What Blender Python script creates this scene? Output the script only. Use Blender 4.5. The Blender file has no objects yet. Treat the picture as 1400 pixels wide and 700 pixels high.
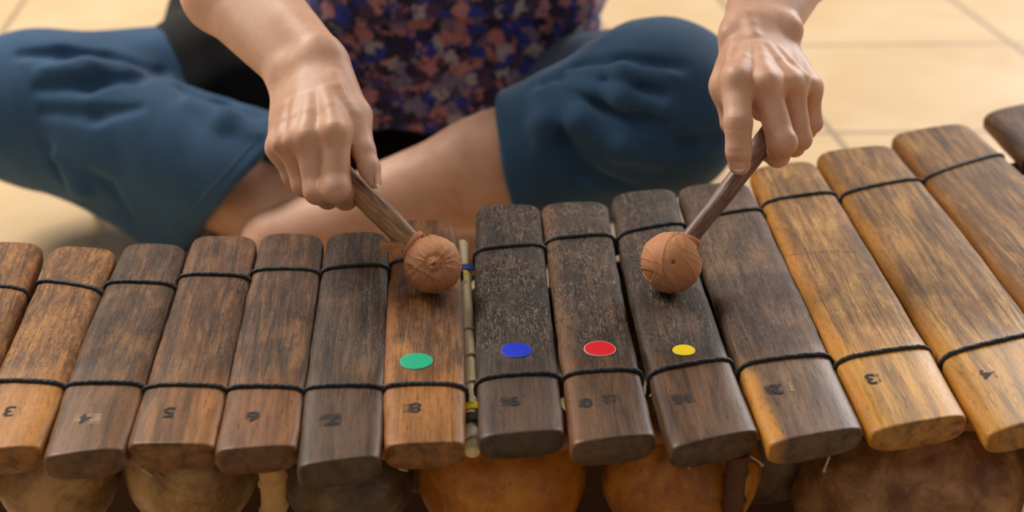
import bpy, math, random
import numpy as np
from mathutils import Vector, Matrix, noise as mnoise

random.seed(7)
rng = np.random.default_rng(7)
SC = bpy.context.scene
COL = SC.collection
CM = 0.01
A_ = np.array

# ------------------------------------------------------------------ camera maths (all lengths in cm)
TH = math.radians(24.5)
FPX = 2130.0
CAMH = 72.0
ct, st = math.cos(TH), math.sin(TH)
CPOS = np.array([0.0, 0.0, CAMH])
FW = np.array([0.0, ct, -st]); UP = np.array([0.0, st, ct]); RT = np.array([1.0, 0.0, 0.0])

def ray(px, py):
    return FW + (px - 700) / FPX * RT - (py - 350) / FPX * UP
def P(px, py, z):
    return CPOS + z * ray(px, py)
def PH(px, py, h):
    r = ray(px, py)
    return CPOS + r * ((h - CAMH) / r[2])

# ------------------------------------------------------------------ object helpers
def link(o, parent=None, label=None):
    COL.objects.link(o)
    if parent is not None:
        o.parent = parent
    if label:
        o['label'] = label
    return o

def mesh_obj(name, verts, faces, mat, parent=None, smooth=True, label=None, loc=(0, 0, 0), rotz=0.0):
    me = bpy.data.meshes.new(name)
    v = np.asarray(verts, dtype=float) * CM
    me.from_pydata([tuple(p) for p in v], [], [tuple(int(i) for i in f) for f in faces])
    me.update()
    if smooth:
        me.polygons.foreach_set('use_smooth', [True] * len(me.polygons))
    if mat is not None:
        for m in (mat if isinstance(mat, (list, tuple)) else [mat]):
            me.materials.append(m)
    o = bpy.data.objects.new(name, me)
    o.location = [c * CM for c in loc]
    o.rotation_euler = (0, 0, rotz)
    return link(o, parent, label)

def big_mesh(name, V, Q, mat, parent=None, label=None):
    me = bpy.data.meshes.new(name)
    V = np.asarray(V) * CM
    n, m = len(V), len(Q)
    me.vertices.add(n); me.vertices.foreach_set('co', V.astype(np.float32).ravel())
    me.loops.add(m * 4); me.loops.foreach_set('vertex_index', Q.astype(np.int32).ravel())
    me.polygons.add(m); me.polygons.foreach_set('loop_start', np.arange(0, m * 4, 4, dtype=np.int32))
    me.polygons.foreach_set('use_smooth', np.ones(m, dtype=bool))
    me.update(); me.validate()
    me.materials.append(mat)
    o = bpy.data.objects.new(name, me)
    return link(o, parent, label)

def thing(name, label, cat, loc=(0, 0, 0)):
    o = bpy.data.objects.new(name, None)
    o.empty_display_size = 0.05
    o.location = [c * CM for c in loc]
    o['label'] = label; o['category'] = cat
    COL.objects.link(o)
    return o

def catmull(pts, n):
    pts = [np.asarray(p, float) for p in pts]
    if len(pts) == 2:
        return [pts[0] + (pts[1] - pts[0]) * i / n for i in range(n + 1)]
    ext = [2 * pts[0] - pts[1]] + pts + [2 * pts[-1] - pts[-2]]
    out = []
    for i in range(1, len(ext) - 2):
        p0, p1, p2, p3 = ext[i - 1:i + 3]
        for j in range(n):
            t = j / n
            out.append(0.5 * ((2 * p1) + (-p0 + p2) * t + (2 * p0 - 5 * p1 + 4 * p2 - p3) * t * t + (-p0 + 3 * p1 - 3 * p2 + p3) * t ** 3))
    out.append(pts[-1])
    return out

def tube(pts, rad, seg=10, rfun=None, cap=True):
    """rad: number or function of t 0..1; rfun(s, phi, t) multiplies the radius"""
    pts = [np.asarray(p, float) for p in pts]
    n = len(pts)
    V, F = [], []
    tprev = pts[1] - pts[0]; tprev /= np.linalg.norm(tprev)
    a = np.array([0, 0, 1.0]) if abs(tprev[2]) < .9 else np.array([1.0, 0, 0])
    u = np.cross(tprev, a); u /= np.linalg.norm(u)
    s = 0.0
    for i in range(n):
        if i == 0: t = pts[1] - pts[0]
        elif i == n - 1: t = pts[-1] - pts[-2]
        else: t = pts[i + 1] - pts[i - 1]
        t = t / (np.linalg.norm(t) + 1e-9)
        u = u - t * np.dot(u, t); u /= np.linalg.norm(u)
        w = np.cross(t, u)
        if i: s += np.linalg.norm(pts[i] - pts[i - 1])
        r = rad(i / (n - 1)) if callable(rad) else rad
        for k in range(seg):
            ph = 2 * math.pi * k / seg
            rr = r * (rfun(s, ph, i / (n - 1)) if rfun else 1.0)
            V.append(pts[i] + rr * (math.cos(ph) * u + math.sin(ph) * w))
    for i in range(n - 1):
        for k in range(seg):
            k2 = (k + 1) % seg
            F.append((i * seg + k, i * seg + k2, (i + 1) * seg + k2, (i + 1) * seg + k))
    if cap:
        c0 = len(V); V.append(pts[0]); c1 = len(V); V.append(pts[-1])
        for k in range(seg):
            k2 = (k + 1) % seg
            F.append((c0, k2, k)); F.append((c1, (n - 1) * seg + k, (n - 1) * seg + k2))
    return V, F

def merge(parts):
    V, F = [], []
    for v, f in parts:
        o = len(V); V += list(v); F += [tuple(i + o for i in q) for q in f]
    return V, F

# ------------------------------------------------------------------ materials
def srgb(r, g, b):
    f = lambda c: (c / 12.92 if c <= 0.04045 else ((c + 0.055) / 1.055) ** 2.4)
    return (f(r / 255), f(g / 255), f(b / 255), 1.0)

class NT:
    def __init__(s, name):
        s.m = bpy.data.materials.new(name); s.m.use_nodes = True
        s.t = s.m.node_tree; s.t.nodes.clear()
        s.out = s.n('ShaderNodeOutputMaterial'); s.b = s.n('ShaderNodeBsdfPrincipled')
        s.l(s.b.outputs[0], s.out.inputs[0])
    def n(s, typ, **kw):
        nd = s.t.nodes.new(typ)
        for k, v in kw.items(): setattr(nd, k, v)
        return nd
    def l(s, a, b): s.t.links.new(a, b)
    def set(s, nd, **kw):
        for k, v in kw.items():
            i = nd.inputs[k.replace('_', ' ')]
            if hasattr(v, 'is_output') or isinstance(v, bpy.types.NodeSocket): s.l(v, i)
            else: i.default_value = v
    def coord(s, scale=(1, 1, 1), rot=(0, 0, 0), loc=(0, 0, 0)):
        tc = s.n('ShaderNodeTexCoord'); mp = s.n('ShaderNodeMapping')
        s.l(tc.outputs['Object'], mp.inputs[0])
        mp.inputs['Scale'].default_value = [c * 100 for c in scale]
        mp.inputs['Rotation'].default_value = rot; mp.inputs['Location'].default_value = loc
        return mp.outputs[0]
    def noise(s, vec, scale=1.0, detail=3.0, rough=0.5, dist=0.0):
        nd = s.n('ShaderNodeTexNoise'); s.l(vec, nd.inputs['Vector'])
        nd.inputs['Scale'].default_value = scale; nd.inputs['Detail'].default_value = detail
        nd.inputs['Roughness'].default_value = rough; nd.inputs['Distortion'].default_value = dist
        return nd.outputs[0]
    def ramp(s, fac, stops, interp='LINEAR'):
        nd = s.n('ShaderNodeValToRGB'); s.l(fac, nd.inputs[0])
        cr = nd.color_ramp; cr.interpolation = interp
        while len(cr.elements) < len(stops): cr.elements.new(0.5)
        for e, (p, c) in zip(cr.elements, stops):
            e.position = p; e.color = c if hasattr(c, '__len__') else (c, c, c, 1)
        return nd.outputs[0]
    def mix(s, fac, a, b, mode='MIX'):
        nd = s.n('ShaderNodeMix', data_type='RGBA', blend_type=mode)
        for sock, v in ((nd.inputs['Factor'], fac), (nd.inputs[6], a), (nd.inputs[7], b)):
            if isinstance(v, bpy.types.NodeSocket): s.l(v, sock)
            else: sock.default_value = v
        return nd.outputs[2]
    def math(s, op, a, b=0.0, c=0.0, clamp=False):
        nd = s.n('ShaderNodeMath', operation=op); nd.use_clamp = clamp
        for i, v in enumerate((a, b, c)):
            if isinstance(v, bpy.types.NodeSocket): s.l(v, nd.inputs[i])
            else: nd.inputs[i].default_value = v
        return nd.outputs[0]
    def smooth(s, x, e0, e1):
        nd = s.n('ShaderNodeMapRange', interpolation_type='SMOOTHSTEP')
        s.l(x, nd.inputs[0]); nd.inputs[1].default_value = e0; nd.inputs[2].default_value = e1
        return nd.outputs[0]
    def bump(s, h, strength=0.3, dist=0.001, prev=None):
        nd = s.n('ShaderNodeBump'); s.l(h, nd.inputs['Height'])
        nd.inputs['Strength'].default_value = strength; nd.inputs['Distance'].default_value = dist
        if prev is not None: s.l(prev, nd.inputs['Normal'])
        return nd.outputs[0]
    def sep(s, vec):
        nd = s.n('ShaderNodeSeparateXYZ'); s.l(vec, nd.inputs[0]); return nd.outputs

def simple(name, col, rough=0.6, spec=0.4, bumpamt=0.0, bscale=8.0, var=0.0, sheen=0.0):
    t = NT(name); c = t.coord()
    nz = t.noise(c, bscale, 4)
    if var: t.l(t.mix(t.math('MULTIPLY', nz, var), col, tuple(x * 0.35 for x in col[:3]) + (1,)), t.b.inputs['Base Color'])
    else: t.b.inputs['Base Color'].default_value = col
    t.b.inputs['Roughness'].default_value = rough
    t.b.inputs['Specular IOR Level'].default_value = spec
    if sheen: t.b.inputs['Sheen Weight'].default_value = sheen
    if bumpamt: t.l(t.bump(nz, bumpamt, 0.001), t.b.inputs['Normal'])
    return t.m

def wood(name, dark, mid, light, end, seed, crackle=0.0, stripes=0.3, endmix=0.7, crack=None, gold=None, goldend=False, goldside=-1, goldamt=0.0, half=2.8, rough=0.42, split=-9.0, fig=0.5):
    """bar wood: local Y runs along the bar (cm), near end negative"""
    t = NT(name)
    sat = lambda c: tuple(max(4, sum(c) / 3 + (x - sum(c) / 3) * 1.10) for x in c)
    wm = lambda c, k: (c[0] * k, c[1] * k * 1.01, c[2] * k * .94)
    dark, mid, light, end = [srgb(*wm(sat(c), k)) for c, k in ((dark, .78), (mid, .93), (light, 1.06), (end, .98))]
    off = (seed * 7.3, seed * 3.1, seed * 5.7)
    raw = t.sep(t.coord())
    # long figure with wandering
    fg = t.noise(t.coord((1.1, .085, 1.1), loc=off), 1.0, 4, .55, 1.2)
    fine = t.noise(t.coord((9, .45, 9), loc=off), 1.0, 5, .6, .3)
    blot = t.noise(t.coord((.28, .16, .28), loc=off), 1.0, 3, .6, .6)
    curl = t.noise(t.coord((1.3, .6, 1.3), rot=(0, 0, .5), loc=off), 1.0, 6, .72, 2.6)
    a = t.math('ADD', t.math('MULTIPLY', fg, stripes), t.math('MULTIPLY', fine, 0.30))
    a = t.math('ADD', a, t.math('MULTIPLY', curl, fig * .55))
    a = t.math('ADD', a, t.math('MULTIPLY', blot, .45))
    tot = stripes + .30 + fig * .55 + .45
    a = t.math('DIVIDE', a, tot)
    base = t.ramp(a, [(.40, dark), (.49, mid), (.585, light)])
    streak = t.noise(t.coord((3.2, .12, 3.2), loc=(off[2], off[0], off[1])), 1.0, 4, .6, .9)
    base = t.mix(t.math('MULTIPLY', t.smooth(streak, .52, .64), .55), base, tuple(x * .55 for x in dark[:3]) + (1,))
    base = t.mix(t.math('MULTIPLY', t.smooth(streak, .44, .34), .40), base, light)
    # worn / handled end beyond the near cord
    estr = t.noise(t.coord((1.3, .10, 1.3), loc=(off[1], off[0], 0)), 1.0, 3, .5, .5)
    dk = tuple(x * .42 for x in end[:3]) + (1,)
    lt = tuple(min(1, x * 1.45) for x in end[:3]) + (1,)
    ec = t.ramp(t.math('ADD', t.math('MULTIPLY', estr, .75), t.math('MULTIPLY', fine, .25)), [(.36, dk), (.5, end), (.63, lt)])
    yv = t.math('ADD', raw[1], t.math('MULTIPLY', blot, 2.0))
    em = t.math('MULTIPLY', t.smooth(yv, split + 4.0, split - 1.0), endmix)
    colr = t.mix(em, base, ec)
    if gold:
        g = srgb(*gold)
        xs = t.math('MULTIPLY', raw[0], float(goldside))
        xs = t.math('ADD', xs, t.math('MULTIPLY', t.math('SUBTRACT', blot, .5), 1.5))
        gm = t.math('MULTIPLY', t.smooth(xs, half * .62, half * .92), goldamt)
        if goldend: gm = t.math('MULTIPLY', gm, t.smooth(raw[1], split + 1.5, split - 3.0))
        colr = t.mix(gm, colr, g)
    # pores
    pore = t.noise(t.coord((16, 1.1, 16), loc=off), 1.0, 3, .5)
    pm = t.smooth(pore, .58, .70)
    colr = t.mix(t.math('MULTIPLY', pm, .7), colr, tuple(x * .35 for x in dark[:3]) + (1,))
    if crack is not None:   # hairline split running across the bar
        wv = t.noise(t.coord((.9, .9, .9), loc=off), 1.0, 4, .6)
        cy = t.math('ADD', t.math('SUBTRACT', raw[1], crack), t.math('MULTIPLY', t.math('SUBTRACT', wv, .5), 1.6))
        cm_ = t.math('MULTIPLY', t.smooth(t.math('ABSOLUTE', cy), .07, .025), t.smooth(wv, .36, .44))
        colr = t.mix(t.math('MULTIPLY', cm_, .8), colr, srgb(24, 16, 12))
    # end grain on the near face darkened to stand in for its shade
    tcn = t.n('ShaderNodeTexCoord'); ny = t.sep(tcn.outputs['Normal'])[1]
    end_shade = t.smooth(ny, -.55, -.85)
    colr = t.mix(t.math('MULTIPLY', end_shade, .8), colr, t.mix(1.0, colr, (.50, .46, .44, 1), 'MULTIPLY'))
    nrm = t.bump(fine, .25, .0006)
    nrm = t.bump(pore, .18, .0005, nrm)
    rgh = t.math('ADD', t.math('MULTIPLY', fine, .25), rough - .14)
    rgh = t.math('ADD', rgh, t.math('MULTIPLY', t.smooth(raw[1], split - .5, split + 5.0), .20))
    if crackle:
        cr = t.noise(t.coord((3.4, .55, 3.4), rot=(0, 0, .12), loc=off), 1.0, 3, .62, 1.9)
        rid = t.math('ABSOLUTE', t.math('SUBTRACT', cr, .5))
        line = t.smooth(rid, .036, .008)
        zone = t.smooth(raw[1], split + 1.5, split + 6.0)
        patch = t.smooth(t.noise(t.coord((.5, .3, .5), loc=off), 1.0, 3), .36, .56)
        z = t.math('MULTIPLY', zone, t.math('ADD', t.math('MULTIPLY', patch, .8), .2))
        z = t.math('MULTIPLY', z, crackle)
        colr = t.mix(t.math('MULTIPLY', line, t.math('MULTIPLY', z, .9)), colr, srgb(184, 156, 132))
        dl = t.smooth(t.noise(t.coord((5, .9, 5), loc=(off[2], 1, 1)), 1.0, 3, .5, 1.4), .53, .60)
        colr = t.mix(t.math('MULTIPLY', dl, z), colr, srgb(22, 16, 14))
        nrm = t.bump(t.math('MULTIPLY', line, z), .7, .001, nrm)
        rgh = t.math('ADD', rgh, t.math('MULTIPLY', z, .08))
    t.l(colr, t.b.inputs['Base Color']); t.l(rgh, t.b.inputs['Roughness']); t.l(nrm, t.b.inputs['Normal'])
    t.b.inputs['Specular IOR Level'].default_value = 0.38
    return t.m

def gourd_mat(name, a, b, c, seed, spots=.4):
    t = NT(name); off = (seed * 3.3, seed * 1.7, seed)
    n1 = t.noise(t.coord((.30,) * 3, loc=off), 1, 6, .7, .3)
    col = t.ramp(n1, [(.38, srgb(*a)), (.5, srgb(*b)), (.60, srgb(*c))])
    n2 = t.noise(t.coord((.9,) * 3, loc=off), 1, 5, .7, 1.0)
    sp = t.smooth(n2, .60, .66)
    reg = t.smooth(t.noise(t.coord((.18,) * 3, loc=(off[1], 2, 3)), 1, 2), .45, .6)
    col = t.mix(t.math('MULTIPLY', t.math('MULTIPLY', sp, reg), spots), col, srgb(48, 26, 12))
    t.l(col, t.b.inputs['Base Color']); t.b.inputs['Roughness'].default_value = .42
    t.l(t.bump(n2, .2, .001), t.b.inputs['Normal'])
    return t.m

def skin_mat():
    t = NT('skin')
    n1 = t.noise(t.coord((.35,) * 3), 1, 4, .6)
    n2 = t.noise(t.coord((2.0,) * 3), 1, 4, .6)
    col = t.ramp(n1, [(.3, srgb(214, 162, 132)), (.5, srgb(227, 178, 149)), (.72, srgb(235, 190, 163))])
    col = t.mix(t.math('MULTIPLY', t.smooth(n2, .5, .7), .12), col, srgb(196, 122, 92))
    frk = t.n('ShaderNodeTexVoronoi'); t.l(t.coord((.8,) * 3), frk.inputs['Vector'])
    frk.inputs['Scale'].default_value = 1.0
    fr = t.smooth(frk.outputs['Distance'], .07, .03)
    col = t.mix(t.math('MULTIPLY', fr, .18), col, srgb(120, 72, 48))
    t.l(col, t.b.inputs['Base Color'])
    t.b.inputs['Roughness'].default_value = .48
    t.b.inputs['Subsurface Weight'].default_value = .12
    t.b.inputs['Subsurface Radius'].default_value = (.012, .005, .003)
    t.b.inputs['Subsurface Scale'].default_value = .5
    t.b.inputs['Specular IOR Level'].default_value = .4
    vo = t.n('ShaderNodeTexVoronoi'); t.l(t.coord((9,) * 3), vo.inputs['Vector']); vo.inputs['Scale'].default_value = 1
    n3 = t.noise(t.coord((5.0, 5.0, 5.0)), 1, 3, .6)
    nr = t.bump(vo.outputs['Distance'], .16, .0004)
    nr = t.bump(n3, .22, .0006, nr)
    t.l(nr, t.b.inputs['Normal'])
    return t.m

def cloth_mat(name, a, b, weave=26, rough=.85, sheen=.15):
    t = NT(name)
    n1 = t.noise(t.coord((.12,) * 3), 1, 4, .6)
    t.l(t.ramp(n1, [(.3, srgb(*a)), (.7, srgb(*b))]), t.b.inputs['Base Color'])
    t.b.inputs['Roughness'].default_value = rough
    t.b.inputs['Sheen Weight'].default_value = sheen
    t.b.inputs['Specular IOR Level'].default_value = .2
    n2 = t.noise(t.coord((weave, weave, weave)), 1, 2)
    t.l(t.bump(n2, .15, .0004), t.b.inputs['Normal'])
    return t.m

def floral_mat():
    t = NT('floral_cotton')
    vec = t.coord((.56, .56, .56))
    wob = t.noise(t.coord((1.4,) * 3), 1, 3, .6)
    add = t.n('ShaderNodeVectorMath', operation='ADD'); sc = t.n('ShaderNodeVectorMath', operation='SCALE')
    nz = t.n('ShaderNodeTexNoise'); t.l(t.coord((1.3,) * 3), nz.inputs['Vector']); nz.inputs['Scale'].default_value = 1
    t.l(nz.outputs['Color'], sc.inputs[0]); sc.inputs['Scale'].default_value = .9
    t.l(vec, add.inputs[0]); t.l(sc.outputs[0], add.inputs[1])
    def vor(scale):
        v = t.n('ShaderNodeTexVoronoi'); t.l(add.outputs[0], v.inputs['Vector']); v.inputs['Scale'].default_value = scale
        return v
    v1 = vor(1.0); v2 = vor(1.7)
    c1 = t.ramp(t.sep(v1.outputs['Color'])[0], [(0, srgb(30, 27, 68)), (.22, srgb(34, 58, 160)), (.36, srgb(186, 128, 132)), (.54, srgb(122, 118, 150)), (.68, srgb(78, 54, 88)), (.86, srgb(172, 166, 176))], 'CONSTANT')
    c2 = t.ramp(t.sep(v2.outputs['Color'])[1], [(0, srgb(34, 28, 60)), (.3, srgb(182, 124, 126)), (.5, srgb(62, 46, 84)), (.7, srgb(128, 124, 142)), (.85, srgb(36, 54, 150))], 'CONSTANT')
    m1 = t.smooth(v1.outputs['Distance'], .64, .52)
    m2 = t.smooth(v2.outputs['Distance'], .72, .60)
    col = t.mix(m2, srgb(44, 36, 62), c2)
    col = t.mix(t.math('MULTIPLY', m1, t.smooth(wob, .34, .46)), col, c1)
    t.l(col, t.b.inputs['Base Color']); t.b.inputs['Roughness'].default_value = .85
    t.b.inputs['Sheen Weight'].default_value = .2
    return t.m

def tile_mat():
    t = NT('floor_tile')
    ang = math.atan(0.1025)
    raw = t.sep(t.coord())
    ox, oy = 39.05, 238.3
    x = t.math('SUBTRACT', raw[0], ox); y = t.math('SUBTRACT', raw[1], oy)
    c, s = math.cos(ang), math.sin(ang)
    u = t.math('ADD', t.math('MULTIPLY', x, c), t.math('MULTIPLY', y, s))
    v = t.math('ADD', t.math('MULTIPLY', x, -s * .3), t.math('MULTIPLY', y, c))
    T = 40.2
    du = t.math('PINGPONG', u, T / 2); dv = t.math('PINGPONG', v, T / 2)
    d = t.math('MINIMUM', du, dv)
    g = t.smooth(d, .62, .38)
    iu = t.math('FLOOR', t.math('DIVIDE', u, T)); iv = t.math('FLOOR', t.math('DIVIDE', v, T))
    comb = t.n('ShaderNodeCombineXYZ'); t.l(iu, comb.inputs[0]); t.l(iv, comb.inputs[1])
    wn = t.n('ShaderNodeTexWhiteNoise', noise_dimensions='3D'); t.l(comb.outputs[0], wn.inputs[0])
    n1 = t.noise(t.coord((.05, .05, .05)), 1, 5, .6, .4)
    base = t.ramp(n1, [(.3, srgb(222, 188, 142)), (.5, srgb(230, 199, 153)), (.7, srgb(236, 208, 166))])
    base = t.mix(t.math('MULTIPLY', wn.outputs[0], .35), base, srgb(238, 204, 158))
    fl = t.smooth(t.noise(t.coord((1.3,) * 3), 1, 4, .65), .6, .75)
    base = t.mix(t.math('MULTIPLY', fl, .12), base, srgb(190, 140, 92))
    col = t.mix(g, base, srgb(172, 148, 122))
    t.l(col, t.b.inputs['Base Color'])
    t.l(t.math('ADD', t.math('MULTIPLY', n1, .15), .34), t.b.inputs['Roughness'])
    h = t.math('SUBTRACT', 1.0, g)
    t.l(t.bump(h, .4, .0012), t.b.inputs['Normal'])
    return t.m

M_skin = skin_mat()
M_nail = simple('fingernail', srgb(232, 180, 158), .22, .5)
M_nailtip = simple('nail_tip', srgb(244, 228, 204), .3, .5)
M_cord = simple('black_cord', srgb(50, 51, 54), .5, .5, .3, 30)
M_twine = simple('pale_twine', srgb(214, 192, 160), .8, .2, .4, 30, .4)
M_denim = cloth_mat('blue_trousers', (48, 80, 112), (62, 98, 132))
M_black = cloth_mat('black_cloth', (12, 12, 14), (19, 19, 22))
M_floral = floral_mat()
M_tile = tile_mat()

# ------------------------------------------------------------------ floor (structure)
fl = mesh_obj('floor', [(-500, -400, 0), (500, -400, 0), (500, 700, 0), (-500, 700, 0), (-500, -400, -4), (500, -400, -4), (500, 700, -4), (-500, 700, -4)],
              [(0, 1, 2, 3), (7, 6, 5, 4), (0, 4, 5, 1), (1, 5, 6, 2), (2, 6, 7, 3), (3, 7, 4, 0)], M_tile, smooth=False)
fl['kind'] = 'structure'

# ------------------------------------------------------------------ BALAFON
HB = 22.0          # top of the bars above the floor
TB = 2.1           # bar thickness
bal = thing('balafon', 'wooden balafon of fanned brown bars tied with black cord over gourds, standing on tiles', 'xylophone',
            (0, 100, 0))
BO = np.array([0, 100, 0.0])

# far-left, far-right, cord far L/R, cord near L/R, near-left, near-right, y of the far top edge (pixels of the bar outline)
BARS = {
 2: [(-38,336),(60,338),(-57,397),(38,404),(-118,538),(-14,535),(-152,622),(-52,630)],
 3: [(72,343),(160,346),(49,391),(140,405),(0-10,530),(90,534),(-62,628),(54,618)],
 4: [(171,339),(256,341),(144,394),(240,397),(90,534),(198,534),(57,634),(169,622)],
 5: [(264,328),(351,329),(246,384),(343,386),(197,537),(309,538),(173,616),(294,616)],
 6: [(358,325),(442,326),(344,377),(437,378),(311,538),(416,540),(293,625),(405,618)],
 7: [(449,325),(529,323),(439,376),(532,370),(418,539),(525,537),(405,646),(521,632)],
 8: [(548,306),(621,308),(533,364),(629,372),(527,536),(636,536),(525,618),(635,613)],
 9: [(652,287),(739,285),(650,350),(744,342),(653,527),(764,519),(656,606),(772,596)],
 10:[(740,284),(831,281),(746,336),(837,328),(771,521),(876,514),(781,615),(897,602)],
 11:[(836,271),(924,263),(845,328),(933,311),(890,517),(1002,498),(917,620),(1037,596)],
 12:[(926,260),(1024,254),(944,310),(1041,291),(1011,507),(1135,492),(1052,614),(1180,592)],
 13:[(1025,235),(1113,224),(1043,284),(1141,269),(1145,501),(1270,481),(1193,596),(1323,576)],
 14:[(1115,214),(1218,202),(1149,272),(1258,250),(1290,495),(1424,462),(1350,600),(1494,566)],
 15:[(1217,188),(1322,172),(1262,250),(1371,215),(1443,470),(1585,432),(1522,566),(1668,528)],
 16:[(1344,158),(1455,138),(1398,222),(1508,192),(1608,430),(1760,395),(1690,520),(1850,480)],
}
# dark, mid, light, end colour, extras
WOODS = {
 2: ((88,56,36),(136,92,58),(172,122,78),(150,102,62), dict(fig=1.0)),
 3: ((96,62,40),(146,100,64),(184,132,82),(186,130,76), dict(fig=1.1, crackle=.15)),
 4: ((64,45,36),(98,72,56),(136,98,70),(132,96,72), dict(crackle=.25)),
 5: ((64,42,34),(108,74,54),(140,100,72),(150,104,70), dict(crackle=.35, stripes=.8, endmix=.9)),
 6: ((60,42,34),(102,72,54),(136,98,72),(140,98,72), dict(crack=1.3, crackle=.2, stripes=.7)),
 7: ((42,34,32),(78,61,52),(112,84,66),(104,82,70), dict(crackle=.3, stripes=.7)),
 8: ((84,52,30),(134,88,52),(170,118,70),(168,116,72), dict(crackle=.2, gold=(186,116,56), goldamt=.5)),
 9: ((30,24,23),(52,42,39),(82,66,58),(100,78,68), dict(crackle=1.0, rough=.46)),
 10:((34,26,23),(62,47,40),(98,74,58),(112,84,68), dict(crackle=.85, gold=(150,96,56), goldamt=.45)),
 11:((28,21,19),(54,41,35),(88,66,52),(112,82,62), dict(crackle=.65)),
 12:((58,42,34),(94,70,56),(128,98,78),(124,98,84), dict(crack=6.5, crackle=.4, gold=(214,146,58), goldamt=.95, goldend=True)),
 13:((138,98,56),(170,122,72),(206,158,98),(206,154,88), dict(crack=3.2, crackle=.18, gold=(206,136,44), goldamt=.85, stripes=.5)),
 14:((128,90,54),(160,114,68),(200,152,92),(210,156,88), dict(crackle=.12, gold=(206,140,54), goldamt=.7, stripes=1.0)),
 15:((128,90,54),(162,114,68),(198,148,92),(196,144,84), dict(crackle=.12, gold=(200,130,50), goldamt=.6, stripes=1.2)),
 16:((70,44,28),(112,76,50),(150,106,72),(140,98,64), dict(stripes=.6)),
}

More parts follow.
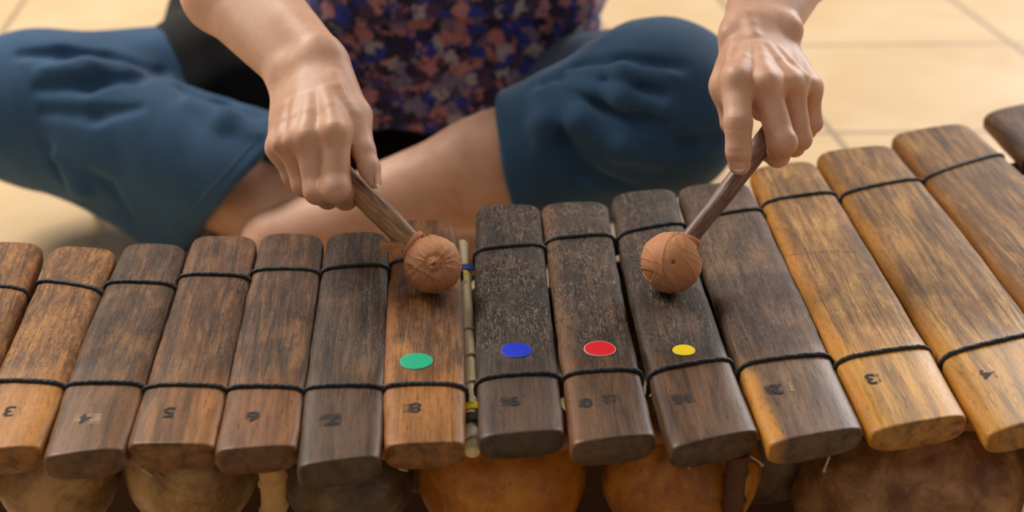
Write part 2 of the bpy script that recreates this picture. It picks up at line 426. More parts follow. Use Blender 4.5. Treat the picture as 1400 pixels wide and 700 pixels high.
def make_bar(num, px):
    hz = HB - 0.55
    FL, FR, CFL, CFR, CNL, CNR, NL, NR = [PH(x, y, hz) for x, y in px]
    cF = (FL + FR) / 2; cN = (NL + NR) / 2
    ax = (cF - cN); ax[2] = 0; L = np.linalg.norm(ax); ax /= L
    sx = np.array([ax[1], -ax[0], 0])
    C = (cF + cN) / 2; C[2] = 0
    def loc(p): q = p - C; return np.array([np.dot(q, sx), np.dot(q, ax)])
    l = np.array([loc(p) for p in (FL, CFL, CNL, NL)]); r = np.array([loc(p) for p in (FR, CFR, CNR, NR)])
    pl = np.polyfit(l[:, 1], l[:, 0], 2); pr = np.polyfit(r[:, 1], r[:, 0], 2)
    yF = lambda u: l[0, 1] * (1 - u) + r[0, 1] * u
    yN = lambda u: l[3, 1] * (1 - u) + r[3, 1] * u
    b = TB / 2
    NS = 44
    rF, rN = .75, .4
    # stations: distance from the ends
    es = [0, .04, .12, .25, .42, .65, .95, 1.3, 1.8]
    vs = []
    for e in es: vs.append(('N', e))
    for k in range(1, 40): vs.append(('M', k / 40))
    for e in reversed(es): vs.append(('F', e))
    V, F = [], []
    rnd = random.Random(num * 13)
    so = Vector((rnd.uniform(0, 50), rnd.uniform(0, 50), rnd.uniform(0, 50)))
    def section(kind, e, shrink=1.0):
        pts = []
        for k in range(NS):
            a = 2 * math.pi * k / NS
            cx, sz = math.cos(a), math.sin(a)
            nx = 4.8 if sz > 0 else 2.8
            X = math.copysign(abs(cx) ** (2 / nx), cx); Z = math.copysign(abs(sz) ** (2 / nx), sz)
            X *= shrink; Z *= shrink
            u = (X + 1) / 2
            yn, yf = yN(u), yF(u)
            wr = hr = 0.0
            if kind == 'N':
                y = yn + e
                if e < rN: wr = rN - math.sqrt(max(0, rN ** 2 - (rN - e) ** 2))
                rt = .16
                if e < rt: hr = rt - math.sqrt(max(0, rt ** 2 - (rt - e) ** 2))
                y += .12 * abs(X) ** 4
                if Z < 0: y += .35 * Z * Z
            elif kind == 'F':
                y = yf - e
                if e < rF: wr = rF - math.sqrt(max(0, rF ** 2 - (rF - e) ** 2))
                wr *= .8
                rt = .40
                if e < rt: hr = rt - math.sqrt(max(0, rt ** 2 - (rt - e) ** 2))
                y -= .26 * abs(X) ** 5
                hr *= .8
            else:
                y = (yn + 1.8) * (1 - e) + (yf - 1.8) * e
            xl, xr = np.polyval(pl, y), np.polyval(pr, y)
            cx_, hw = (xl + xr) / 2, (xr - xl) / 2
            x = cx_ + X * max(.05, hw - wr)
            z = HB - b + Z * max(.05, b - hr) + .10 * (1 - X * X) * (1 if Z > 0 else 0) - .10
            nz = mnoise.noise(Vector((x * .35, y * .16, z * .6)) + so) * .09 + mnoise.noise(Vector((x * 1.1, y * .5, z * 1.1)) + so) * .03
            side = abs(X) ** 3
            x += math.copysign(nz * side * 1.6, X)
            z += nz * .55 * (1 if Z > 0 else -.5) - (.0 if Z < 0 else 0)
            pts.append((x, y, z))
        return pts
    # near cap rings
    rings = [section('N', 0, s) for s in (.25, .55, .8)] + [section(k, e) for k, e in vs] + [section('F', 0, s) for s in (.8, .55, .25)]
    for rr in rings: V += rr
    n = len(rings)
    for i in range(n - 1):
        for k in range(NS):
            k2 = (k + 1) % NS
            F.append((i * NS + k, (i + 1) * NS + k, (i + 1) * NS + k2, i * NS + k2))
    c0 = len(V); V.append(tuple(np.mean(rings[0], axis=0)))
    c1 = len(V); V.append(tuple(np.mean(rings[-1], axis=0)))
    for k in range(NS):
        k2 = (k + 1) % NS
        F.append((c0, k, k2)); F.append((c1, (n - 1) * NS + k2, (n - 1) * NS + k))
    ang = math.atan2(ax[1], ax[0]) - math.pi / 2
    d, m, lt, en, kw = WOODS[num]
    half = (np.polyval(pr, 0) - np.polyval(pl, 0)) / 2
    splt = (l[2, 1] + r[2, 1]) / 2
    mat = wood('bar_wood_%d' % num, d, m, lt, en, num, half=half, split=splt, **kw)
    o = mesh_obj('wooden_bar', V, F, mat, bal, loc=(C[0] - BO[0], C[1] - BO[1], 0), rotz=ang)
    # cord paths over this bar (world cm)
    def top(X, y, lift):
        xl, xr = np.polyval(pl, y), np.polyval(pr, y)
        cx_, hw = (xl + xr) / 2, (xr - xl) / 2
        return cx_, hw
    def cordpath(iL, iR):
        out = []
        cr = .145
        for k in range(23):
            a = math.pi * (1.06 - 1.12 * k / 22)
            cx, sz = math.cos(a), math.sin(a)
            nx = 4.8 if sz > 0 else 2.8
            X = math.copysign(abs(cx) ** (2 / nx), cx); Z = math.copysign(abs(sz) ** (2 / nx), sz)
            u = (X + 1) / 2
            y = iL[1] * (1 - u) + iR[1] * u
            # the measured cord points sit on the shoulder of the bar
            cx_, hw = top(X, y, 0)
            x = cx_ + X * (hw + cr * .75); z = HB - b + Z * (b + cr * .75) - .10 * X * X * (1 if Z > 0 else 1) - (.0)
            out.append(C + sx * x + ax * y + np.array([0, 0, z]))
        return out
    return dict(o=o, C=C, ax=ax, sx=sx, ang=ang, far=cordpath(l[1], r[1]), near=cordpath(l[2], r[2]),
                near_end=(NL, NR), far_end=(FL, FR), half=half, L=L)

bars = {n: make_bar(n, px) for n, px in BARS.items()}

def on_bar(num, px, py, dh=0.0):
    """local coordinates on a bar of the point of its top seen at (px,py)"""
    B = bars[num]; p = PH(px, py, HB + dh)
    q = p - B['C']
    return np.dot(q, B['sx']), np.dot(q, B['ax'])

# cords ---------------------------------------------------------------
def cord_run(key, nums):
    pts = []
    for i, n in enumerate(nums):
        seg = bars[n][key]
        if i:
            a = pts[-1]; b2 = seg[0]
            m = (a + b2) / 2; gap = np.linalg.norm((a - b2)[:2])
            m[2] = HB - TB - .25 if gap > .5 else min(a[2], b2[2]) - .35
            if gap > .8:
                pts.append(a + (b2 - a) * .2 - np.array([0, 0, .55]))
                pts.append(m)
                pts.append(a + (b2 - a) * .8 - np.array([0, 0, .55]))
            else:
                pts.append(m)
        pts += seg
    pts = catmull(pts, 3)
    # resample
    P_ = np.array(pts); d = np.r_[0, np.cumsum(np.linalg.norm(np.diff(P_, axis=0), axis=1))]
    N = int(d[-1] / .11)
    s = np.linspace(0, d[-1], N)
    R = np.stack([np.interp(s, d, P_[:, k]) for k in range(3)], 1)
    f = lambda s_, ph, t: 1 + .10 * math.cos(2 * ph - s_ * 5.0) + .16 * math.cos(2 * ph + s_ * 14.0)
    V, F = tube(list(R), .15, 10, f)
    return mesh_obj('bar_cord', [np.array(v) - BO for v in V], F, M_cord, bal)
cord_run('far', list(range(2, 9))); cord_run('near', list(range(2, 9)))
cord_run('far', list(range(9, 17))); cord_run('near', list(range(9, 17)))

# stickers ------------------------------------------------------------
def sticker(num, px, py, rad, rgb, edge, label, seed):
    x, y = on_bar(num, px, py)
    t = NT('sticker_' + label.split()[0])
    nz = t.noise(t.coord((3.5, 3.5, 3.5), loc=(seed, 0, 0)), 1, 5, .7)
    sc = t.noise(t.coord((1.2, 16, 2), rot=(0, 0, .2), loc=(seed, 3, 0)), 1, 3, .6)
    col = t.mix(t.math('MULTIPLY', t.smooth(nz, .4, .8), .22), srgb(*rgb), tuple(min(1, c * 1.5 + .03) for c in srgb(*rgb)[:3]) + (1,))
    col = t.mix(t.math('MULTIPLY', t.smooth(sc, .66, .70), .55), col, tuple(c * .45 for c in srgb(*rgb)[:3]) + (1,))
    t.l(col, t.b.inputs['Base Color']); t.b.inputs['Roughness'].default_value = .42
    rim = simple('sticker_rim_' + label.split()[0], srgb(*edge), .6)
    V, F = [], []
    N = 40
    prof = [(0, .05), (rad * .55, .048), (rad * .95, .045), (rad * 1.0, .035), (rad * 1.004, .0)]
    V.append((x, y, HB + .05))
    for rr, zz in prof[1:]:
        for k in range(N):
            a = 2 * math.pi * k / N
            w = 1 + .012 * math.sin(3 * a + seed)
            X_, Y_ = rr * w * math.cos(a), rr * w * math.sin(a)
            dx = (x + X_) / bars[num]['half']
            V.append((x + X_, y + Y_, HB + zz - .10 * dx * dx - .25 * max(0, abs(dx) - .45) ** 2))
    for k in range(N):
        F.append((0, 1 + k, 1 + (k + 1) % N))
    for i in range(3):
        for k in range(N):
            a, b_ = 1 + i * N, 1 + (i + 1) * N
            F.append((a + k, b_ + k, b_ + (k + 1) % N, a + (k + 1) % N))
    o = mesh_obj('round_sticker', V, F, [t.m, rim], bars[num]['o'], label=label)
    for p in o.data.polygons[-2 * N:]:
        p.material_index = 1
    return o
sticker(8, 569, 494, 1.12, (12, 184, 138), (60, 190, 150), 'green round sticker', 1.)
sticker(9, 706, 479, 1.07, (10, 50, 214), (70, 90, 190), 'blue round sticker', 2.)
sticker(10, 820, 477, 1.10, (228, 16, 30), (226, 180, 170), 'red round sticker', 3.)
sticker(11, 935, 479, .78, (240, 208, 0), (220, 190, 40), 'yellow round sticker', 4.)

# stamped numbers -----------------------------------------------------
M_ink = simple('stamp_ink', srgb(34, 28, 30), .7, .2)
M_ink2 = simple('faded_ink', srgb(66, 58, 58), .7, .2)
M_pale = simple('old_label_residue', srgb(170, 142, 112), .8, .2, .3, 6, .4)
def worn(name, col, seed, lo=.34, hi=.6, amax=.8):
    t = NT(name); t.b.inputs['Base Color'].default_value = col; t.b.inputs['Roughness'].default_value = .7
    n = t.noise(t.coord((2.2, 2.2, 2.2), loc=(seed, seed, 0)), 1, 5, .7)
    t.l(t.math('MULTIPLY', t.smooth(n, lo, hi), amax), t.b.inputs['Alpha'])
    return t.m
M_pale = worn('old_label_residue', srgb(190, 160, 126), 1)
M_smud = worn('dark_stamp_smudge', srgb(36, 25, 20), 2, amax=.6)
M_brn = worn('brown_stamp_smudge', srgb(100, 58, 32), 3, amax=.7)
M_ink = worn('stamp_ink', srgb(20, 16, 18), 4, .12, .30, 1.0)
M_ink2 = worn('faded_ink', srgb(52, 46, 48), 5, .3, .5, .9)

def number(num, txt, px, py, size, ink, rot=0.0):
    x, y = on_bar(num, px, py)
    cu = bpy.data.curves.new('num', 'FONT'); cu.body = txt; cu.size = size * CM; cu.extrude = .004 * CM
    cu.align_x = 'CENTER'; cu.align_y = 'CENTER'; cu.offset = .0002
    tmp = bpy.data.objects.new('tmp_num', cu); COL.objects.link(tmp)
    dg = bpy.context.evaluated_depsgraph_get()
    me = bpy.data.meshes.new_from_object(tmp.evaluated_get(dg))
    bpy.data.objects.remove(tmp); bpy.data.curves.remove(cu)
    # keep the flat print, drape on the bar, turned towards the player
    co = np.zeros(len(me.vertices) * 3); me.vertices.foreach_get('co', co); co = co.reshape(-1, 3) / CM
    c, s = math.cos(math.pi + rot), math.sin(math.pi + rot)
    X = (co[:, 0] * c - co[:, 1] * s) * 1.0 + x; Y = co[:, 0] * s + co[:, 1] * c + y
    hw = bars[num]['half']
    Z = HB - .10 * (X / hw) ** 2 - .3 * np.maximum(0, np.abs(X / hw) - .4) ** 2 + .035 + co[:, 2]
    me.vertices.foreach_set('co', (np.stack([X, Y, Z], 1) * CM).ravel())
    me.materials.clear(); me.materials.append(ink)
    o = bpy.data.objects.new('stamped_number', me)
    link(o, bars[num]['o'])

def smudge(num, px, py, w, h, mat, name='label_residue', rot=0.0, seed=0):
    x, y = on_bar(num, px, py)
    rnd = random.Random(seed + num)
    nx, ny = 10, 8
    V, F = [], []
    hw = bars[num]['half']
    c, s = math.cos(rot), math.sin(rot)
    for j in range(ny + 1):
        for i in range(nx + 1):
            u, v = (i / nx - .5) * w, (j / ny - .5) * h
            edge = i in (0, nx) or j in (0, ny)
            if edge: u += rnd.uniform(-.05, .05); v += rnd.uniform(-.06, .06)
            X, Y = x + u * c - v * s, y + u * s + v * c
            q = X / hw
            V.append((X, Y, HB - .10 * q * q - .3 * max(0, abs(q) - .4) ** 2 + .022 + (-.02 if edge else 0)))
    for j in range(ny):
        for i in range(nx):
            a = j * (nx + 1) + i
            F.append((a, a + 1, a + nx + 2, a + nx + 1))
    mesh_obj(name, V, F, mat, bars[num]['o'])
number(3, '3', 13, 562, 1.75, M_ink)
smudge(4, 120, 573, 1.7, 1.3, M_pale, 'label_residue'); number(4, '4', 117, 572, 1.6, M_ink2, -.1)
number(5, '5', 231, 563, 1.7, M_ink)
smudge(6, 345, 568, .9, 1.0, M_brn, 'number_smudge'); number(6, '6', 346, 569, 1.65, M_ink)
smudge(7, 452, 574, 1.4, 1.5, M_smud, 'number_smudge'); number(7, '7', 456, 573, 1.6, M_ink)
smudge(8, 564, 558, 1.15, 1.25, M_brn, 'number_smudge'); number(8, '8', 568, 557, 1.7, M_ink)
smudge(9, 697, 549, 1.25, 1.2, M_smud, 'number_smudge'); number(9, '9', 703, 548, 1.6, M_ink)
smudge(10, 801, 550, .95, 1.1, M_smud, 'number_smudge'); smudge(10, 832, 545, 1.0, 1.1, M_smud, 'number_smudge', seed=5)
number(10, '0', 802, 550, 1.6, M_ink); number(10, '1', 829, 546, 1.6, M_ink)
smudge(11, 934, 544, 1.45, 1.25, M_smud, 'number_smudge', .12); number(11, '1', 928, 545, 1.5, M_ink); number(11, '1', 941, 543, 1.5, M_ink)
smudge(12, 1056, 532, .95, 1.2, M_smud, 'number_smudge', .1); number(12, '2', 1062, 531, 1.7, M_ink); number(12, '1', 1081, 529, 1.6, M_pale)
number(13, '3', 1190, 517, 1.8, M_ink); number(13, '1', 1201, 516, 1.4, M_brn)
number(14, '4', 1348, 511, 1.7, M_ink2); number(14, '1', 1360, 512, 1.4, M_brn)

# frame ---------------------------------------------------------------
M_rail = simple('rail_wood', srgb(150, 92, 56), .6, .3, .3, 3, .5)
M_reed = simple('reed_wood', srgb(244, 224, 180), .55, .3, .3, 2.5, .55)
M_post = simple('post_wood', srgb(214, 170, 108), .6, .3, .4, 2.5, .6)
M_postd = simple('dark_post_wood', srgb(96, 62, 36), .6, .3, .4, 2.5, .6)
M_yel = simple('yellow_tape', srgb(230, 200, 20), .4, .5)
M_blu = simple('blue_tape', srgb(36, 76, 150), .35, .5)
M_wht = simple('white_tape', srgb(216, 204, 184), .6, .3)
M_blk = simple('black_tape', srgb(20, 20, 22), .5, .4)
M_dkcloth = simple('dark_binding', srgb(40, 30, 26), .8, .2, .3, 8)

def rod(pts, r, mat, name, seg=14, n=10, wob=.06, seed=0, rf=None, parent=bal):
    pp = catmull(pts, n)
    f = lambda s, ph, t: (1 + wob * mnoise.noise(Vector((math.cos(ph), math.sin(ph), s * .4 + seed))) * 2) * (rf(s, ph, t) if rf else 1)
    V, F = tube([np.asarray(p) - BO for p in pp], r, seg, f)
    return mesh_obj(name, V, F, mat, parent)

zr = HB - TB - .95
near_pts = [PH(-170, 628, zr)] + [PH(x, y, zr) for x, y in ((-60, 616), (60, 618), (180, 622), (300, 620), (410, 620), (525, 614))] + [PH(600, 612, zr)]
rod(near_pts, .7, M_rail, 'front_rail', seed=1)
near_pts2 = [PH(700, 604, zr)] + [PH(x, y, zr) for x, y in ((780, 600), (900, 594), (1040, 588), (1190, 582), (1340, 574), (1510, 555), (1690, 530), (1840, 500))]
rod(near_pts2, .7, M_rail, 'front_rail', seed=2)
rod([PH(x, y, zr) for x, y in ((-80, 402), (60, 402), (250, 396), (440, 382), (625, 372))], .75, M_rail, 'rear_rail', seed=3)
rod([PH(x, y, zr) for x, y in ((660, 352), (840, 338), (1040, 300), (1260, 262), (1390, 232), (1520, 205))], .75, M_rail, 'rear_rail', seed=4)
# lashed reed seen in the middle gap
zs = 20.3
reed_pts = [PH(632, 336, zs), PH(636, 400, zs), PH(641, 480, zs), PH(644, 560, zs), PH(646, 618, zs - .6)]
rod(reed_pts, lambda t: .54 - .06 * t, M_reed, 'cross_reed', seed=5, wob=.08)
def ring(px, py, h, r, w, mat, name, tilt=0.0, elong=1.0):
    c = PH(px, py, h)
    V, F = [], []
    N, Mm = 28, 10
    for i in range(N):
        a = 2 * math.pi * i / N
        for j in range(Mm):
            b_ = 2 * math.pi * j / Mm
            rr = r + .09 * math.cos(b_)
            V.append(c - BO + np.array([rr * math.cos(a) * elong, w * .5 * math.sin(b_) + tilt * math.cos(a), rr * math.sin(a)]))
    for i in range(N):
        for j in range(Mm):
            F.append((i * Mm + j, ((i + 1) % N) * Mm + j, ((i + 1) % N) * Mm + (j + 1) % Mm, i * Mm + (j + 1) % Mm))
    return mesh_obj(name, V, F, mat, bal)
ring(633, 358, zs, .5, .7, M_wht, 'tape_ring')
ring(636, 382, zs, .47, .5, M_yel, 'tape_ring', elong=1.0)
ring(638, 373, zs, .55, 1.0, M_blu, 'tape_ring', .1, 1.6)
ring(644, 563, zs, .52, .9, M_yel, 'tape_ring', .1, 1.5)
ring(645, 578, zs, .5, 1.1, M_blk, 'tape_ring', .1, 1.4)
ring(645, 598, zs - .3, .48, 1.3, M_wht, 'tape_ring', .15)
for py in (458, 494, 531):
    px = 640 + (py - 480) * .05
    c = PH(px, py, zs)
    pts = [c + np.array([.64 * math.cos(a), .30 * math.cos(a) - .06 * a, .64 * math.sin(a)]) for a in np.linspace(-.6, math.pi * 1.9, 26)]
    V, F = tube([p - BO for p in pts], .10, 7); mesh_obj('twine_wrap', V, F, M_twine, bal)
V, F = tube([PH(628, 436, 20.4) - BO, PH(636, 448, 20.3) - BO, PH(645, 460, 20.0) - BO, PH(652, 474, 19.4) - BO], .07, 7)
mesh_obj('twine_wrap', V, F, M_twine, bal)

# crossbars tying the rails, and legs under the rails
def leg(px, py, r, mat, seed, bands=True, name='frame_leg'):
    c = PH(px, py, 17.5); c[1] += 0
    pts = [np.array([c[0], c[1], .0]), np.array([c[0] + .1, c[1], 6]), np.array([c[0] - .1, c[1], 12]), np.array([c[0], c[1], zr])]
    rf = (lambda s, ph, t: 1 + .22 * max(0, math.sin(s * 3.0 + math.sin(ph) * .7)) ** 6 - .03) if bands else None
    return rod(pts, r, mat, name, seed=seed, n=30, rf=rf, seg=18)
leg(373, 652, .85, M_post, 11); leg(1007, 645, .72, M_postd, 12)
leg(-140, 640, .85, M_post, 13); leg(1560, 600, .85, M_post, 14)
for px, py in ((-60, 402), (400, 385), (1000, 308), (1500, 212)):
    c = PH(px, py, zr)
    rod([np.array([c[0], c[1], 0]), np.array([c[0], c[1], 10.]), np.array([c[0], c[1], zr])], .8, M_post, 'frame_leg', seed=px)
rod([PH(373, 655, 5), PH(400, 400, 5)], .7, M_postd, 'frame_crossbar', seed=21)
rod([PH(1007, 648, 5), PH(1010, 330, 5)], .7, M_postd, 'frame_crossbar', seed=22)

def board(p, q, h0, h1, th, name):
    p, q = A_(p), A_(q); d = q - p; L = np.linalg.norm(d); d = d / L; nrm = A_([-d[1], d[0], 0])
    V, F = [], []; n = 40; prof = []
    for k in range(16):
        a = 2 * math.pi * k / 16
        c, s_ = math.cos(a), math.sin(a)
        prof.append((math.copysign(abs(c) ** .25, c) * th / 2, (h0 + h1) / 2 + math.copysign(abs(s_) ** .25, s_) * (h1 - h0) / 2))
    for i in range(n + 1):
        w = .15 * mnoise.noise(Vector((i * .3, h0, 1)))
        for u, z in prof: V.append(p + d * L * i / n + nrm * (u + w) + A_([0, 0, z + w * .6]) - BO)
    for i in range(n):
        for k in range(16): F.append((i * 16 + k, i * 16 + (k + 1) % 16, (i + 1) * 16 + (k + 1) % 16, (i + 1) * 16 + k))
    F.append(tuple(range(15, -1, -1))); F.append(tuple(n * 16 + k for k in range(16)))
    mesh_obj(name, V, F, M_postd, bal)
board([-50, 101, 0], [24, 101.5, 0], 3.0, 11.5, 1.6, 'floor_screen_board')  # low rail heightened into an added board, blocking the lit floor behind
board([24.5, 101.5, 0], [52, 110, 0], 3.0, 11.5, 1.6, 'floor_screen_board')
rod([A_([-48, 126, 4.6]), A_([-20, 126, 4.8]), A_([10, 131, 4.6]), A_([46, 140, 4.8])], 1.4, M_postd, 'base_rail', seed=32)
# gourds --------------------------------------------------------------
def gourd(px, py, h, R, mat, seed, sq=1.0, wide=1.0, label=None):
    c = PH(px, py, h) if True else None
    V, F = [], []
    NU, NV = 48, 30
    off = Vector((seed * 3.7, seed * 1.1, seed * 9.1))
    hole = .28
    for j in range(NV + 1):
        ph = hole + (math.pi - hole) * j / NV
        for i in range(NU):
            a = 2 * math.pi * i / NU
            d = Vector((math.sin(ph) * math.cos(a), math.sin(ph) * math.sin(a), math.cos(ph)))
            r = R * (1 + .05 * mnoise.noise(d * 1.3 + off) + .012 * mnoise.noise(d * 5 + off))
            V.append(np.array([d.x * r * wide, d.y * r, d.z * r * sq]))
    # lip and inner wall
    for sc_, dz in ((.92, 0.02), (.80, -.35)):
        for i in range(NU):
            v = V[i]; V.append(np.array([v[0] * sc_, v[1] * sc_, v[2] + dz * R * .3]))
    for j in range(NV):
        for i in range(NU):
            i2 = (i + 1) % NU
            F.append((j * NU + i, (j + 1) * NU + i, (j + 1) * NU + i2, j * NU + i2))
    a0 = (NV + 1) * NU
    for i in range(NU):
        i2 = (i + 1) % NU
        F.append((i2, a0 + i2, a0 + i, i)); F.append((a0 + i2, a0 + NU + i2, a0 + NU + i, a0 + i))
    return mesh_obj('gourd_resonator', V, F, mat, bal, label=label, loc=tuple(c - BO))
G = [
 (80, 640, 15.0, 4.2, gourd_mat('gourd_tan', (112,80,46), (150,112,68), (180,142,92), 1), 1.05, 1.0),
 (262, 638, 14.8, 4.5, gourd_mat('gourd_pale', (118,86,50), (158,120,72), (192,154,102), 2, .8), 1.05, 1.0),
 (478, 650, 14.6, 4.3, gourd_mat('gourd_dark', (62,46,34), (92,70,48), (118,94,64), 3), 1.0, 1.0),
 (686, 640, 14.2, 5.9, gourd_mat('gourd_amber', (150,84,14), (182,108,22), (200,128,36), 4, .85), .95, 1.0),
 (930, 640, 14.4, 5.5, gourd_mat('gourd_amber_dark', (140,80,18), (174,106,28), (194,130,50), 5, .8), .95, 1.0),
 (1240, 655, 12.0, 7.8, gourd_mat('gourd_brown', (118,74,42), (150,104,64), (182,136,92), 6, .5), .95, 1.05),
 (1560, 640, 12.0, 7.6, gourd_mat('gourd_brown_deep', (90,54,30), (124,80,46), (150,104,64), 7, .5), .95, 1.0),
 (-95, 640, 15.0, 4.0, gourd_mat('gourd_tan_deep', (86,58,30), (120,86,48), (150,112,68), 8), 1.0, 1.0),
]
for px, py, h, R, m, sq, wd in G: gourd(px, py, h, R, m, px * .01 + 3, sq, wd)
gourd(1045, 600, 13.5, 4.6, gourd_mat('gourd_small_dark', (60,42,28), (88,62,40), (110,80,52), 9), 5.0)  # small gourd with a dark brown skin
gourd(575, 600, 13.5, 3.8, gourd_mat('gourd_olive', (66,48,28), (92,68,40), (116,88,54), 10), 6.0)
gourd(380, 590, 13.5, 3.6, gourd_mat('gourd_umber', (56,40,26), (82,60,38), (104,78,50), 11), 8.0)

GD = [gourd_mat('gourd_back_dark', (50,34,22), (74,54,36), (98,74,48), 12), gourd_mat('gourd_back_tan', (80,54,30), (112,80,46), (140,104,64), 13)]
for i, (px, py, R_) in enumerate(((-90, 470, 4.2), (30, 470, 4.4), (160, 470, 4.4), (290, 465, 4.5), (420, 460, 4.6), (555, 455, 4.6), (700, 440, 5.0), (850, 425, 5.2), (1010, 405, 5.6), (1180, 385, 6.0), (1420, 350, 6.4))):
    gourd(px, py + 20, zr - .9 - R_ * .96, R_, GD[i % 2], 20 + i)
# dangling twine ends
for a_, b_, c_ in (((128, 640), (134, 646), (139, 641)), ((193, 640), (205, 648), (216, 656)), ((545, 640), (553, 643), (556, 642)), ((711, 627), (717, 640), (725, 646)),
                   ((1134, 624), (1130, 634), (1126, 644)), ((1308, 598), (1322, 614), (1341, 628)), ((1026, 624), (1036, 630), (1042, 636)), ((940, 638), (946, 643), (950, 647)), ((60, 628), (70, 637), (80, 640))):
    pp = catmull([PH(x, y, 17.6 - i * .8) for i, (x, y) in enumerate((a_, b_, c_))], 6)
    V, F = tube([p - BO for p in pp], .085, 7, lambda s, ph, t: 1 + .15 * math.cos(2 * ph - s * 14) + (.7 if t > .88 else 0))
    mesh_obj('twine_end', V, F, M_twine, bal)
# knots of twine between bars at the front rail
for px, py in ():
    c = PH(px, py, 19.0)
    pts = [c + np.array([.3 * math.cos(a), .2 * math.sin(2 * a) * .4, .3 * math.sin(a)]) for a in np.linspace(0, 2 * math.pi * 1.1, 22)]
    V, F = tube([p - BO for p in pts], .17, 8); mesh_obj('twine_knot', V, F, M_twine, bal)

# ------------------------------------------------------------------ SDF toolbox
def smin(a, b, k):
    if k <= 0: return np.minimum(a, b)
    h = np.maximum(k - np.abs(a - b), 0) / k
    return np.minimum(a, b) - h * h * k * .25
def smax(a, b, k): return -smin(-a, -b, k)
def cone_d(Pt, a, b, ra, rb):
    ba = b - a; L2 = max(np.dot(ba, ba), 1e-9)
    t = np.clip((Pt - a) @ ba / L2, 0, 1)
    return np.linalg.norm(Pt - a - t[..., None] * ba, axis=-1) - (ra + (rb - ra) * t)
def tri_d(p, a, b, c, r):
    ba, cb, ac = b - a, c - b, a - c
    pa, pb, pc = p - a, p - b, p - c
    nor = np.cross(ba, ac)
    s = np.sign(pa @ np.cross(ba, nor)) + np.sign(pb @ np.cross(cb, nor)) + np.sign(pc @ np.cross(ac, nor))
    def e(x, y):
        t = np.clip(y @ x / np.dot(x, x), 0, 1); q = x * t[..., None] - y; return (q * q).sum(-1)
    de = np.minimum(np.minimum(e(ba, pa), e(cb, pb)), e(ac, pc))
    dn = (pa @ nor) ** 2 / np.dot(nor, nor)
    return np.sqrt(np.where(s < 2, de, dn)) - r

class Cones:
    """groups of tapered capsules; group 0 first, the others blended onto it"""
    def __init__(s): s.g = []
    def group(s, kin, kout): s.g.append(([], kin, kout)); return s.g[-1][0]
    def __call__(s, Pt, act=None):
        acc = None; fin = None
        for gi, (lst, kin, kout) in enumerate(s.g):
            d = None
            for ci, (a, b, ra, rb, k) in enumerate(lst):
                if act is not None and not act[gi][ci]: continue
                x = cone_d(Pt, a, b, ra, rb)
                d = x if d is None else smin(d, x, kin if k is None else k)
            if d is None: continue
            if gi == 0: acc = d
            elif kout < 0:   # finger group: unite sharply with the other fingers
                fin = (d, -kout) if fin is None else (smin(fin[0], d, .12), -kout)
            else: acc = d if acc is None else smin(acc, d, kout)
        if fin is not None: acc = fin[0] if acc is None else smin(acc, fin[0], fin[1])
        if acc is None: acc = np.full(Pt.shape[:-1], 1e3)
        return acc
    def active(s, c, R):
        """which cones matter near c"""
        ds = [[cone_d(c, q[0], q[1], q[2], q[3]) for q in g[0]] for g in s.g]
        m = min(min(x) for x in ds if x)
        return [[x < m + 2 * R + 3.0 for x in g] for g in ds], m

